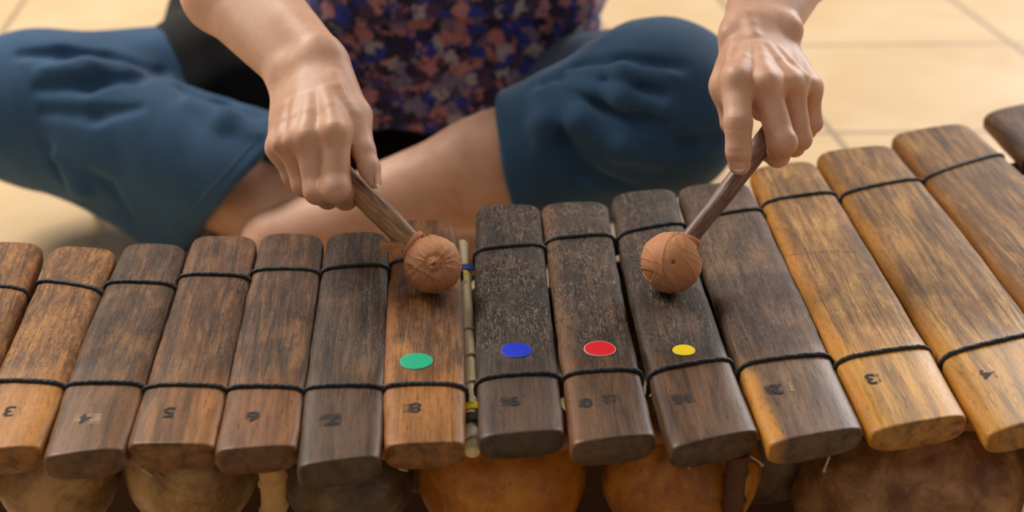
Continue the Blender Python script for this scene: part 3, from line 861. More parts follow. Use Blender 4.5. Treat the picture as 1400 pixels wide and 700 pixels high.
def surface(f, lo, hi, h, B=16, skip=None, active=None):
    """naive surface nets on a block-sparse grid; returns vertices, quads"""
    lo = np.asarray(lo, float); hi = np.asarray(hi, float)
    nb = np.ceil((hi - lo) / (h * B)).astype(int)
    R = B * h * math.sqrt(3) / 2
    I = np.stack(np.meshgrid(*[np.arange(n) for n in nb], indexing='ij'), -1).reshape(-1, 3)
    C = lo + (I + .5) * B * h
    keep = []
    for s0 in range(0, len(C), 20000):
        keep.append(np.abs(f(C[s0:s0 + 20000])) < R * 1.15 + 1.2)
    I = I[np.concatenate(keep)]
    if skip is not None:
        I = I[[not skip(lo + i * B * h, lo + (i + 1) * B * h) for i in I]]
    g1 = np.arange(B + 1)
    NODE = np.stack(np.meshgrid(g1, g1, g1, indexing='ij'), -1)
    big = (nb.max() + 2) * B + 8
    keyf = lambda i, j, k: ((i + 1) * big + (j + 1)) * big + (k + 1)
    allk, allv, quads = [], [], []
    corners = [(0,0,0),(1,0,0),(0,1,0),(1,1,0),(0,0,1),(1,0,1),(0,1,1),(1,1,1)]
    edges = [(0,1),(2,3),(4,5),(6,7),(0,2),(1,3),(4,6),(5,7),(0,4),(1,5),(2,6),(3,7)]
    for blk in I:
        base = blk * B
        Pn = lo + (NODE + base) * h
        if active is not None:
            act, _ = active(lo + (blk + .5) * B * h, R)
            D = f(Pn, act)
        else: D = f(Pn)
        if D.min() > 0 or D.max() < 0: continue
        ins = D < 0
        cs = [ins[x:x + B, y:y + B, z:z + B] for x, y, z in corners]
        cnt = sum(c.astype(int) for c in cs)
        act_cells = np.argwhere((cnt > 0) & (cnt < 8))
        if len(act_cells) == 0: continue
        ii, jj, kk = act_cells.T
        dv = [D[ii + x, jj + y, kk + z] for x, y, z in corners]
        acc = np.zeros((len(ii), 3)); n = np.zeros(len(ii))
        for a, b in edges:
            da, db = dv[a], dv[b]
            m = (da < 0) != (db < 0)
            t = np.where(m, da / np.where(m, da - db, 1), 0)
            pa = np.array(corners[a], float); pb = np.array(corners[b], float)
            acc += np.where(m[:, None], pa + (pb - pa) * t[:, None], 0); n += m
        acc /= n[:, None]
        allv.append(lo + (act_cells + base + acc) * h)
        gi, gj, gk = ii + base[0], jj + base[1], kk + base[2]
        allk.append(keyf(gi, gj, gk))
        for ax_ in range(3):
            sl = [slice(0, B)] * 3; sl2 = [slice(0, B)] * 3; sl2[ax_] = slice(1, B + 1)
            A, Bb = ins[tuple(sl)], ins[tuple(sl2)]
            e = np.argwhere(A != Bb)
            if len(e) == 0: continue
            inside_first = A[tuple(e.T)]
            e = e + base
            o1 = [0, 0, 0]; o2 = [0, 0, 0]; o1[(ax_ + 1) % 3] = -1; o2[(ax_ + 2) % 3] = -1
            o1, o2 = np.array(o1), np.array(o2)
            q = np.stack([keyf(*e.T), keyf(*(e + o1).T), keyf(*(e + o1 + o2).T), keyf(*(e + o2).T)], 1)
            q[~inside_first] = q[~inside_first][:, ::-1]
            quads.append(q)
    K = np.concatenate(allk); Vv = np.concatenate(allv); Q = np.concatenate(quads)
    o = np.argsort(K); K = K[o]; Vv = Vv[o]
    idx = np.searchsorted(K, Q); idx = np.clip(idx, 0, len(K) - 1)
    ok = (K[idx] == Q).all(1)
    return Vv, idx[ok]

def cast(f, px, py, z0=100., z1=230.):
    r = ray(px, py); z = z0
    for _ in range(120):
        d = float(f((CPOS + z * r)[None])[0])
        if d < .01: break
        z += max(d * .8, .01)
        if z > z1: break
    return CPOS + z * r


# ------------------------------------------------------------------ PERSON
person = thing('person', 'cross-legged person in blue trousers and floral top holding a mallet in each hand', 'person', (-6, 178, 0))
PO = A_([-6, 178, 0.0])

body = Cones()
g0 = body.group(1.2, 0)
def add(g, a, b, ra, rb, k=None): g.append((np.asarray(a, float), np.asarray(b, float), ra, rb, k))

HIP_A, HIP_B = A_([-15, 185, 12.]), A_([3, 184, 12.])
KN_A, AN_A = A_([-53.0, 164, 15.2]), A_([-19., 151.5, 5.4])
KN_B, AN_B = A_([14.5, 146, 21.5]), A_([-24., 146.5, 6.5])
SH_R, SH_L = A_([-23.5, 163, 51.]), A_([12., 163, 51.])
EL_R = P(232, -118, 138); EL_L = P(1112, -150, 139)
# torso
add(g0, HIP_A, HIP_B, 10.5, 10.5, 3)
add(g0, (-12, 182, 16), (-11, 174, 34), 10, 8.5, 4); add(g0, (0, 182, 16), (-1, 174, 34), 10, 8.5, 4)
add(g0, (-13, 174, 34), (-14, 169, 46), 8.8, 7.5, 4); add(g0, (1, 174, 34), (2, 169, 46), 8.8, 7.5, 4)
add(g0, (-14, 167, 50), SH_R, 6.0, 5.0, 3); add(g0, (2, 167, 50), SH_L, 6.0, 5.0, 3)
add(g0, (-6, 166, 52), (-6, 159, 61), 5.4, 5.0, 3)
# head, bowed over the instrument
add(g0, (-6, 156, 69.5), (-6, 152, 70), 8.2, 7.8, 2); add(g0, (-6, 149.5, 67), (-6, 147.5, 61.5), 6.0, 3.4, 3)
add(g0, (-9, 149.5, 63), (-3, 149.5, 63), 3.6, 3.6, 3); add(g0, (-6, 142.9, 67), (-6, 141.4, 63.6), .6, 1.2, .8)
add(g0, (-7.3, 142.6, 60.6), (-4.7, 142.6, 60.6), .7, .7, .5); add(g0, (-7, 142.9, 59.6), (-5, 142.9, 59.6), .7, .7, .4)
add(g0, (-13.9, 154, 67.5), (-14.1, 154, 64.5), 1.5, .9, .6); add(g0, (1.9, 154, 67.5), (2.1, 154, 64.5), 1.5, .9, .6)
# upper arms
add(g0, SH_R, EL_R, 4.9, 3.7, 2); add(g0, SH_L, EL_L, 4.9, 3.7, 2)
# legs
add(g0, HIP_A, KN_A, 8.0, 6.0, 2); add(g0, HIP_B + A_([0, 0, -2]), KN_B, 6.4, 6.0, 2)
add(g0, KN_A, KN_A * .55 + AN_A * .45, 5.4, 5.2, 2); add(g0, KN_A * .6 + AN_A * .4, AN_A, 5.3, 4.0, 2)
add(g0, KN_B, KN_B * .55 + AN_B * .45, 5.4, 5.2, 2); add(g0, KN_B * .6 + AN_B * .4, AN_B, 5.2, 3.8, 2)
# feet tucked under the opposite legs
add(g0, AN_A + A_([1, 1, -2]), AN_A + A_([17, 5, -3.2]), 3.2, 1.9, 1.6); add(g0, AN_A, AN_A + A_([-2.5, 0.5, -2.5]), 3.2, 3.0, 1.6)
add(g0, AN_B + A_([-1, 1, -2]), AN_B + A_([-6, 17, -3.4]), 3.2, 1.9, 1.6); add(g0, AN_B, AN_B + A_([3, .5, -2.5]), 3.2, 3.0, 1.6)
for i in range(5):
    add(g0, AN_A + A_([16, 3.0 + i * 1.1, -3.9]), AN_A + A_([20 - i * .7, 3.2 + i * 1.25, -4.4]), .95 - i * .1, .85 - i * .1, .5)
    add(g0, AN_B + A_([-8.2 + i * 1.1, 16, -3.9]), AN_B + A_([-9.2 + i * 1.2, 20 - i * .7, -4.4]), .95 - i * .1, .85 - i * .1, .5)

# --- right hand (at the left of the picture)
gR = body.group(1.5, 1.2)
add(gR, P(396, 99, 121.8), P(300, -5, 128.5), 1.75, 2.75); add(gR, P(300, -5, 128.5), EL_R, 2.75, 3.6)
add(gR, P(434, 72, 120.6), P(352, -15, 128), 1.75, 2.5); add(gR, P(352, -15, 128), EL_R, 2.5, 3.6)
gRh = body.group(1.0, 1.4)
add(gRh, P(443, 95, 119.8), P(457, 180, 114.6), 1.45, 1.15)
add(gRh, P(424, 100, 120.0), P(420, 187, 115.0), 1.5, 1.10)
add(gRh, P(406, 108, 120.9), P(397, 194, 116.4), 1.4, 1.0)
add(gRh, P(393, 116, 121.8), P(382, 201, 117.8), 1.25, .95)
add(gRh, P(455, 90, 120.2), P(487, 158, 117.4), 1.35, 1.05)
add(gRh, P(452, 130, 118.6), P(474, 172, 116.6), 1.3, 1.0)
add(gRh, P(440, 150, 119.6), P(402, 175, 120.6), 1.6, 1.5)
def finger(k, *pts):
    g = body.group(.35, -k)
    for (a, ra), (b, rb) in zip(pts[:-1], pts[1:]): add(g, a, b, ra, rb)
finger(.9, (P(458, 186, 114.6), 1.12), (P(459, 256, 113.9), 1.10), (P(472, 270, 116.2), .92), (P(486, 262, 118.8), .75))
finger(.9, (P(420, 190, 115.0), 1.0), (P(434, 259, 114.9), 1.0), (P(448, 270, 117.4), .85), (P(462, 256, 119.6), .72))
finger(.9, (P(397, 196, 116.3), .92), (P(416, 252, 116.4), .92), (P(434, 264, 118.8), .8), (P(448, 250, 120.4), .7))
finger(.9, (P(382, 203, 117.8), .85), (P(401, 240, 118.0), .82), (P(418, 252, 120.0), .7), (P(432, 243, 121.2), .62))
finger(.9, (P(487, 158, 117.4), 1.0), (P(497, 206, 115.6), .86), (P(505, 230, 115.0), .80), (P(512, 248, 114.7), .55))
# --- left hand (at the right of the picture)
gL = body.group(1.5, 1.2)
add(gL, P(1020, 40, 121.4), P(1042, -40, 128.5), 1.85, 2.4); add(gL, P(1042, -40, 128.5), EL_L, 2.4, 3.6)
add(gL, P(1060, 38, 121.9), P(1100, -40, 128.5), 1.75, 2.4); add(gL, P(1100, -40, 128.5), EL_L, 2.4, 3.6)
gLh = body.group(1.0, 1.4)
add(gLh, P(1018, 52, 120.8), P(1007, 108, 115.5), 1.4, 1.15)
add(gLh, P(1034, 50, 120.8), P(1047, 114, 114.9), 1.45, 1.10)
add(gLh, P(1050, 52, 121.2), P(1082, 114, 116.2), 1.35, 1.0)
add(gLh, P(1064, 56, 121.8), P(1106, 119, 118.0), 1.2, .95)
add(gLh, P(1010, 58, 121.4), P(992, 118, 118.8), 1.3, 1.1)
add(gLh, P(1036, 92, 119.8), P(1082, 108, 120.4), 1.6, 1.4)
add(gLh, P(1004, 95, 119.0), P(1003, 140, 117.2), 1.2, .85)
finger(.9, (P(1007, 110, 115.3), 1.12), (P(1009, 168, 113.7), 1.03), (P(1010, 206, 113.9), .92), (P(1011, 224, 114.5), .84))
finger(.9, (P(1047, 116, 114.9), 1.05), (P(1069, 196, 114.6), 1.05), (P(1063, 212, 116.8), .9), (P(1046, 206, 119.0), .75))
finger(.9, (P(1082, 116, 116.2), .95), (P(1094, 190, 116.9), .86), (P(1086, 200, 119.2), .78), (P(1068, 198, 120.8), .7))
finger(.9, (P(1106, 122, 118.0), .86), (P(1111, 168, 119.0), .74), (P(1104, 178, 121.0), .66), (P(1090, 184, 121.9), .6))
add(gLh, P(1027, 112, 115.9), P(1036, 157, 115.9), 1.0, .40); add(gLh, P(1066, 116, 116.3), P(1076, 150, 117.0), .9, .4)
finger(.9, (P(992, 118, 118.8), 1.05), (P(1002, 168, 119.3), .9), (P(1018, 200, 119.5), .75))

# surface details found by looking from the front: knuckles, tendons, veins
base_call = Cones.__call__
def surf_pt(px, py, depth=0.0):
    p = cast(lambda q: body(q), px, py, 104, 150)
    return p + ray(px, py) * depth
gD = body.group(.25, .8)
det = []
def tendon(p1, p2, r=.26, d=.27): 
    a, b = surf_pt(*p1, d + .30), surf_pt(*p2, d); m = surf_pt((p1[0] + p2[0]) / 2, (p1[1] + p2[1]) / 2, d + .02)
    det.append((a, m, r * .6, r)); det.append((m, b, r, r))
def knuckle(px, py, r=.5, d=.26): q = surf_pt(px, py, d); det.append((q, q + A_([0, 0, .01]), r, r))
# right hand
knuckle(457, 176, .62, .26); knuckle(419, 187, .58, .26); knuckle(397, 193, .52, .26); knuckle(381, 198, .46, .24)
knuckle(459, 262, .7, .5); knuckle(434, 264, .62, .42)
tendon((446, 128), (456, 165)); tendon((424, 135), (419, 175), .22); tendon((407, 140), (398, 182), .2); tendon((394, 146), (384, 188), .18)
tendon((455, 105), (470, 135), .2); tendon((470, 135), (480, 152), .18)
# left hand
knuckle(1007, 104, .66, .3); knuckle(1047, 110, .6, .28); knuckle(1082, 111, .55, .28); knuckle(1106, 116, .5, .26)
knuckle(1076, 192, .5, .3)
tendon((1022, 66), (1009, 96), .24); tendon((1036, 64), (1045, 98), .22); tendon((1050, 66), (1078, 100), .2); tendon((1064, 70), (1102, 106), .18)
tendon((1024, 22), (1030, 48), .16); tendon((1005, 58), (998, 82), .18)
knuckle(1080, 40, 1.0, .88); knuckle(996, 46, .6, .4)
for a, b, ra, rb in det: add(gD, a, b, ra, rb)

# fine creases as grooves around the joints: (point, direction along the finger, spacing)
CRE = []
def crease(px1, py1, px2, py2, n=3, gap=.2, amp=.05, w=.045, R=1.0):
    a = surf_pt(px1, py1); b = surf_pt(px2, py2)
    mid = (a + b) / 2; dr = b - a; dr /= np.linalg.norm(dr)
    for k in range(n):
        CRE.append((mid + dr * (k - (n - 1) / 2) * gap, dr, amp * (1 - .25 * abs(k - (n - 1) / 2)), w, R))
crease(1008, 158, 1009, 182, 4, .22, .10, .055, 1.0)
crease(1010, 203, 1010, 213, 2, .18, .06, .05, .8)
crease(1073, 185, 1077, 202, 2, .2, .03, .045, .7)
crease(498, 200, 502, 215, 2, .2, .03, .045, .6)
crease(458, 196, 458, 206, 2, .25, .02, .05, .8)
def body_f(Pt, act=None):
    d = base_call(body, Pt, act)
    if len(CRE) and act is not None:
        c = Pt.reshape(-1, 3).mean(0)
        for q, dr, amp, w, R in CRE:
            if np.linalg.norm(c - q) > 4: continue
            v = Pt - q; s = v @ dr
            rr = np.linalg.norm(v - s[..., None] * dr, axis=-1)
            d = d + amp * np.exp(-(s / w) ** 2 * .5) * np.clip(1.6 - rr / R, 0, 1)
    return d
FS = .125; CS = .4
FB = 16 * FS   # fine block 2 cm
lo = A_([-66., 128, -1]); 
# forearm-and-hand boxes, aligned to the coarse blocks (6.4 cm)
CB = 16 * CS
org = A_([-70.4, 102.4, -6.4])
boxes = []
for pts in ([q for g in (gR, gRh) for q in g], [q for g in (gL, gLh) for q in g]):
    pass
def boxof(plist, pad):
    a = np.min(plist, 0) - pad; b = np.max(plist, 0) + pad
    a = org + np.floor((a - org) / CB) * CB; b = org + np.ceil((b - org) / CB) * CB
    return a, b
bR = boxof([P(380, 100, 121), P(300, -5, 128.5), P(352, -30, 130), P(459, 270, 112), P(512, 255, 114), P(370, 250, 122)], 1.5)
bL = boxof([P(990, 50, 121), P(1042, -20, 127), P(1105, -20, 127), P(1010, 240, 112), P(1120, 200, 123)], 1.5)
def skipf(a, b):
    m = (a + b) / 2
    return any((m > q[0]).all() and (m < q[1]).all() for q in (bR, bL))
V1, Q1 = surface(body_f, org, A_([32., 206, 84]), CS, skip=skipf, active=body.active)
V2, Q2 = surface(body_f, bR[0], bR[1], FS, active=body.active)
V3, Q3 = surface(body_f, bL[0], bL[1], FS, active=body.active)
Vb = np.concatenate([V1, V2, V3]); Qb = np.concatenate([Q1, Q2 + len(V1), Q3 + len(V1) + len(V2)])
big_mesh('body', Vb, Qb, M_skin, person)
print('body', len(Vb))

# fingernails
def nail(c, n, d, w, l, tipfrac=.2, curve=.26):
    """c centre on the surface, n outward normal, d direction to the tip"""
    n = n / np.linalg.norm(n); d = d - n * np.dot(n, d); d /= np.linalg.norm(d); s = np.cross(d, n)
    V, F = [], []
    nx, ny = 12, 14
    for layer in (0, 1):
        for j in range(ny + 1):
            v = j / ny
            for i in range(nx + 1):
                u = i / nx * 2 - 1
                ww = w * .5 * (1 - .25 * max(0, .35 - v) / .35 * 1.2) 
                yy = (v - .5) * l
                if v < .3: yy += (.3 - v) * l * .55 * (u * u)
                if v > .85: yy -= (v - .85) * l * 1.2 * u * u
                zz = -curve * (u * w * .5) ** 2 / (w * .5) - .05 * (v - .5) ** 2
                V.append(c + s * (u * ww) + d * yy + n * (zz + .065 - .07 * layer))
    S = (nx + 1) * (ny + 1)
    tip = []
    for j in range(ny):
        for i in range(nx):
            a = j * (nx + 1) + i
            F.append((a, a + 1, a + nx + 2, a + nx + 1)); tip.append(j >= ny * (1 - tipfrac))
            F.append((S + a + nx + 1, S + a + nx + 2, S + a + 1, S + a)); tip.append(j >= ny * (1 - tipfrac))
    o = mesh_obj('fingernail', [v - PO for v in V], F, [M_nail, M_nailtip], person)
    for p, tp in zip(o.data.polygons, tip): p.material_index = 1 if tp else 0
def grad(p):
    e = .15; return np.array([float(body((p + dv)[None])[0] - body((p - dv)[None])[0]) for dv in (A_([e, 0, 0]), A_([0, e, 0]), A_([0, 0, e]))])
pn = surf_pt(1010, 225); nail(pn, grad(pn) + -FW * .2, surf_pt(1010, 233) - surf_pt(1010, 216), .92, 1.2, .26)
pn = surf_pt(517, 246); nail(pn + grad(pn) * .0, grad(pn) + RT * .6, P(524, 264, 114.9) - P(508, 232, 115.1), .85, 1.35, .3)
body_obj = person.children[0]
body_obj.location = [-c * CM for c in PO]

def child_surface(name, f, lo, hi, h, mat, label=None):
    V, Q = surface(f, lo, hi, h)
    o = big_mesh(name, V, Q, mat, person, label)
    o.location = [-c * CM for c in PO]
    return o

# --- trousers
def hem_plane(Pt, c, n): return (Pt - c) @ (n / np.linalg.norm(n))
hemA_c = (P(370, 206, 160.5) + P(258, 338, 169.5)) / 2
hemA_n = np.cross(P(370, 206, 160.5) - P(258, 338, 169.5), ray(315, 270) + A_([.10, 0, 0])); hemA_n /= np.linalg.norm(hemA_n)
if hemA_n[0] < 0: hemA_n = -hemA_n
hemB_c = KN_B + (AN_B - KN_B) * .38
hemB_n = (AN_B - KN_B); hemB_n = hemB_n / np.linalg.norm(hemB_n) + A_([0, .05, .15]); hemB_n /= np.linalg.norm(hemB_n)

def legA(Pt):
    d = cone_d(Pt, HIP_A, KN_A, 8.4, 8.0)
    d = smin(d, cone_d(Pt, KN_A + A_([0, 0, 0]), A_([-22., 151.5, 10.5]), 8.1, 6.6), 3)
    d = smin(d, tri_d(Pt, A_([-50, 162, 11.5]), A_([-22, 150.5, 13.]), A_([-36.5, 155.5, 4.2]), 3.4), 4)
    return d
def legB(Pt):
    d = cone_d(Pt, HIP_B + A_([0, 0, -2]), KN_B + A_([0, 1, .0]), 7.0, 8.0)
    d = smin(d, cone_d(Pt, KN_B, KN_B + (AN_B - KN_B) * .6, 8.3, 6.0), 3)
    d = smin(d, tri_d(Pt, KN_B + A_([1, 2, -4]), KN_B + (AN_B - KN_B) * .5 + A_([0, 1, -1]), A_([6, 150, 10.]), 4.4), 4)
    return d
fold_list = []
def tr0(Pt):
    a, b = legA(Pt), legB(Pt)
    a = smax(a, hem_plane(Pt, hemA_c, hemA_n), .5)
    b = smax(b, hem_plane(Pt, hemB_c, hemB_n), .5)
    # wide openings
    ia = cone_d(Pt, KN_A * .35 + A_([-22., 151.5, 10.]) * .65, A_([-12., 149, 8.5]), 5.6, 6.0)
    ib = cone_d(Pt, KN_B + (AN_B - KN_B) * .34, KN_B + (AN_B - KN_B) * .7, 5.5, 5.6)
    a = smax(a, -ia, .25); b = smax(b, -ib, .25)
    return smin(a, b, 1.5)
def fold(pix, depth_r=.9, inset=.35, kind=-1):
    pts = [cast(tr0, x, y, 120, 220) for x, y in pix]
    for i in range(len(pts) - 1):
        r0 = depth_r * (.45 if i == 0 else 1); r1 = depth_r * (.45 if i == len(pts) - 2 else 1)
        fold_list.append((pts[i], pts[i + 1], r0, r1, kind, inset))
# grooves (kind -1) and ridges (+1) drawn where the cloth bunches
fold([(30, 74), (90, 71), (150, 76), (205, 92)], 1.0)
fold([(55, 120), (120, 112), (185, 104), (222, 96)], 1.1)
fold([(60, 96), (120, 92), (170, 90)], .9, .2, 1)
fold([(60, 152), (130, 156), (190, 148)], .8, .5)
fold([(62, 195), (78, 225), (100, 262)], .9)
fold([(75, 215), (110, 255), (150, 310)], 1.1, .2, 1)
fold([(120, 235), (150, 255), (175, 290)], .7, .4)
fold([(250, 118), (300, 138), (350, 158)], 1.4)
fold([(260, 140), (310, 165), (352, 185)], 1.2, .2, 1)
fold([(300, 330), (330, 270), (356, 230)], .6, .3)
fold([(748, 112), (790, 92), (850, 86), (930, 92)], 1.0)
fold([(770, 108), (830, 112), (905, 128)], .9)
fold([(765, 116), (820, 136), (880, 160), (920, 172)], 1.1)
fold([(780, 100), (850, 98), (920, 108)], .8, .2, 1)
fold([(780, 118), (850, 134), (910, 150)], .8, .2, 1)
fold([(755, 122), (790, 165), (850, 205), (900, 222)], 1.2, .1, 1)
fold([(740, 150), (765, 195), (800, 235), (860, 255)], .9)
fold([(735, 130), (742, 170), (738, 205)], 1.0, .1, 1)
fold([(900, 180), (940, 200), (975, 190)], 1.0)
def tr(Pt):
    d = tr0(Pt)
    c = Pt.reshape(-1, 3).mean(0)
    loc_ = Pt.ndim == 4
    for a, b, r0, r1, kind, inset in fold_list:
        if loc_ and cone_d(c, a, b, 3, 3) > 3: continue
        q = cone_d(Pt, a, b, r0, r1)
        if kind < 0: d = smax(d, -q - .12, 1.1)
        else: d = smin(d, q + r0 * .30, 1.5)
    # broad cloth undulation
    w = .16 * np.sin(Pt[..., 0] * .55 + Pt[..., 2] * .8 + np.sin(Pt[..., 1] * .35) * 1.5) + .07 * np.sin(Pt[..., 0] * 1.3 - Pt[..., 1] * .9 + Pt[..., 2] * .6)
    return d + w * .35
child_surface('trousers', tr, A_([-68., 132, -3]), A_([30., 200, 36]), .35, M_denim, 'wide cropped blue trousers')
# hem seam stitching on the wide left leg
sp = []
for t in np.linspace(.04, .96, 30):
    x = 352 + (226 - 352) * t; y = 190 + (322 - 190) * t
    q = cast(tr, x, y, 120, 220); sp.append(q - ray(x, y) * .02 - PO)
V, F = tube(sp, .07, 6)
mesh_obj('hem_seam', V, F, simple('seam_thread', srgb(84, 112, 132), .9), person)

# --- black under-layer over hips and lap
def blk(Pt):
    d = cone_d(Pt, HIP_A + A_([-1, 2, 1]), HIP_B + A_([-1, 2, 0]), 11.6, 10.8)
    d = smin(d, cone_d(Pt, A_([-17, 176, 4.5]), A_([-2, 170, 3.6]), 6.5, 5.6), 3)
    d = smin(d, cone_d(Pt, A_([-16, 185, 12]), A_([-35.5, 173.5, 13.6]), 11, 10.0), 3)
    d = smin(d, cone_d(Pt, A_([-35, 182, 17]), A_([-34, 187, 28]), 7.0, 6.0), 3)
    d = smin(d, cone_d(Pt, HIP_B + A_([0, 0, -1]), A_([6.6, 172, 12.6]), 8.6, 7.2), 3)
    w = .2 * np.sin(Pt[..., 0] * .9 + Pt[..., 1] * .4) + .15 * np.sin(Pt[..., 0] * .4 - Pt[..., 2] * 1.1)
    return smax(d + w, -(Pt[..., 2] - .3), .3)
child_surface('black_underskirt', blk, A_([-46., 150, -2]), A_([22., 204, 36]), .5, M_black, 'black cloth layer over hips and lap')

# --- floral top
def shirt0(Pt):
    d = cone_d(Pt, A_([-13.5, 181.5, 8.]), A_([-13.5, 171, 44]), 14.4, 9.6)
    d = smin(d, cone_d(Pt, A_([-3.0, 181.5, 8.]), A_([-1.0, 171, 44]), 14.4, 9.8), 5)
    d = smin(d, cone_d(Pt, A_([-14, 167, 49]), SH_R, 7.0, 6.2), 3); d = smin(d, cone_d(Pt, A_([2, 167, 49]), SH_L, 7.0, 6.2), 3)
    d = smin(d, cone_d(Pt, SH_R, SH_R * .55 + EL_R * .45, 6.2, 6.0), 2); d = smin(d, cone_d(Pt, SH_L, SH_L * .55 + EL_L * .45, 6.2, 6.0), 2)
    return d
def shirt(Pt):
    x, y, z = Pt[..., 0], Pt[..., 1], Pt[..., 2]
    ang = np.arctan2(y - 180, x + 7.5)
    low = np.clip((34 - z) / 20, 0, 1)
    d = shirt0(Pt) - low * .22 * np.sin(ang * 11 + np.sin(z * .2) * .8) - .12 * low * np.sin(ang * 23 + 1 + z * .1) - .15 * np.sin(z * .5 + x * .25)
    inner = d + .75
    hem = 11.6 + .45 * np.maximum(0, x + 2) + .25 * np.sin(x * .8)
    d = smax(d, hem - z, .4)
    d = smax(d, -np.maximum(inner, z - hem - 4.5), .2)
    d = smax(d, -cone_d(Pt, A_([-6, 166, 56]), A_([-6, 156, 66]), 7.5, 8), .3)
    for s, e in ((SH_R, EL_R), (SH_L, EL_L)):
        n = (e - s) / np.linalg.norm(e - s)
        cl = np.where(z < 49, (Pt - (s + (e - s) * .45)) @ n, -10.)
        cl = np.where(np.abs(x + 6) > 14, cl, -10.)
        d = np.maximum(d, cl)
    return d
child_surface('blouse', shirt, A_([-44., 146, 6]), A_([30., 204, 66]), .45, M_floral, 'floral blouse in navy, pink and grey')
def flounce(Pt):
    x, y, z = Pt[..., 0], Pt[..., 1], Pt[..., 2]
    ang = np.arctan2(y - 178, x + 6)
    low = np.clip((44 - z) / 20, 0, 1)
    d = shirt0(Pt) - low * 2.0 - low * .7 * np.sin(ang * 8 + .6)
    hem = 25.3 + .7 * np.sin(ang * 3 - .4)
    d = smax(d, hem - z, .3); d = smax(d, z - 43, .3)
    d = np.maximum(d, -(shirt0(Pt) - .2))
    return np.maximum(d, np.abs(x + 6) - 17.5)
child_surface('flounce', flounce, A_([-30., 146, 22]), A_([18., 204, 46]), .45, M_floral)

# hair and eyes (the head is bowed above the picture)
M_hair = simple('dark_hair', srgb(48, 32, 24), .5, .4, .8, 3, .5)
def hair(Pt):
    d = smin(cone_d(Pt, A_([-6, 157.5, 70.5]), A_([-6, 153, 71]), 9.2, 8.7), cone_d(Pt, A_([-6, 163, 66]), A_([-6, 168, 58]), 6.5, 4.0), 3)
    ang = np.arctan2(Pt[..., 0] + 6, Pt[..., 2] - 66)
    d = d - .15 * np.sin(ang * 22)
    face = cone_d(Pt, A_([-6, 141, 65]), A_([-6, 144, 60]), 9.0, 9.0)
    return smax(d, -face, .6)
child_surface('hair', hair, A_([-20., 138, 50]), A_([8., 176, 84]), .6, M_hair, 'dark brown tied-back hair')
M_eye = simple('eye_white', srgb(235, 230, 224), .2, .5)
for ex in (-9.1, -2.9):
    V, F = [], []
    for j in range(9):
        for i in range(14):
            a, b_ = math.pi * j / 8, 2 * math.pi * i / 14
            V.append(A_([ex, 143.9, 66.9]) - PO + 1.0 * A_([math.sin(a) * math.cos(b_), math.cos(a), math.sin(a) * math.sin(b_)]))
    for j in range(8):
        for i in range(14):
            F.append((j * 14 + i, j * 14 + (i + 1) % 14, (j + 1) * 14 + (i + 1) % 14, (j + 1) * 14 + i))
    mesh_obj('eye', V, F, M_eye, person)

# ------------------------------------------------------------------ MALLETS
def rubber_mat(name, a, b):
    t = NT(name)
    n = t.noise(t.coord((.7,) * 3), 1, 4, .6)
    t.l(t.ramp(n, [(.3, srgb(*a)), (.7, srgb(*b))]), t.b.inputs['Base Color'])
    t.b.inputs['Roughness'].default_value = .58; t.b.inputs['Specular IOR Level'].default_value = .25
    t.l(t.bump(t.noise(t.coord((6,) * 3), 1, 3), .12, .0005), t.b.inputs['Normal'])
    return t.m
def stick_mat(name, a, b, c, seed):
    t = NT(name)
    n = t.noise(t.coord((5, 5, .5), loc=(seed, 0, 0)), 1, 5, .6, .4)
    n2 = t.noise(t.coord((1.0, 1.0, .3), loc=(seed, 2, 0)), 1, 4, .6)
    f = t.math('ADD', t.math('MULTIPLY', n, .55), t.math('MULTIPLY', n2, .45))
    t.l(t.ramp(f, [(.35, srgb(*a)), (.5, srgb(*b)), (.65, srgb(*c))]), t.b.inputs['Base Color'])
    t.b.inputs['Roughness'].default_value = .42
    t.l(t.bump(n, .35, .0008), t.b.inputs['Normal'])
    return t.m

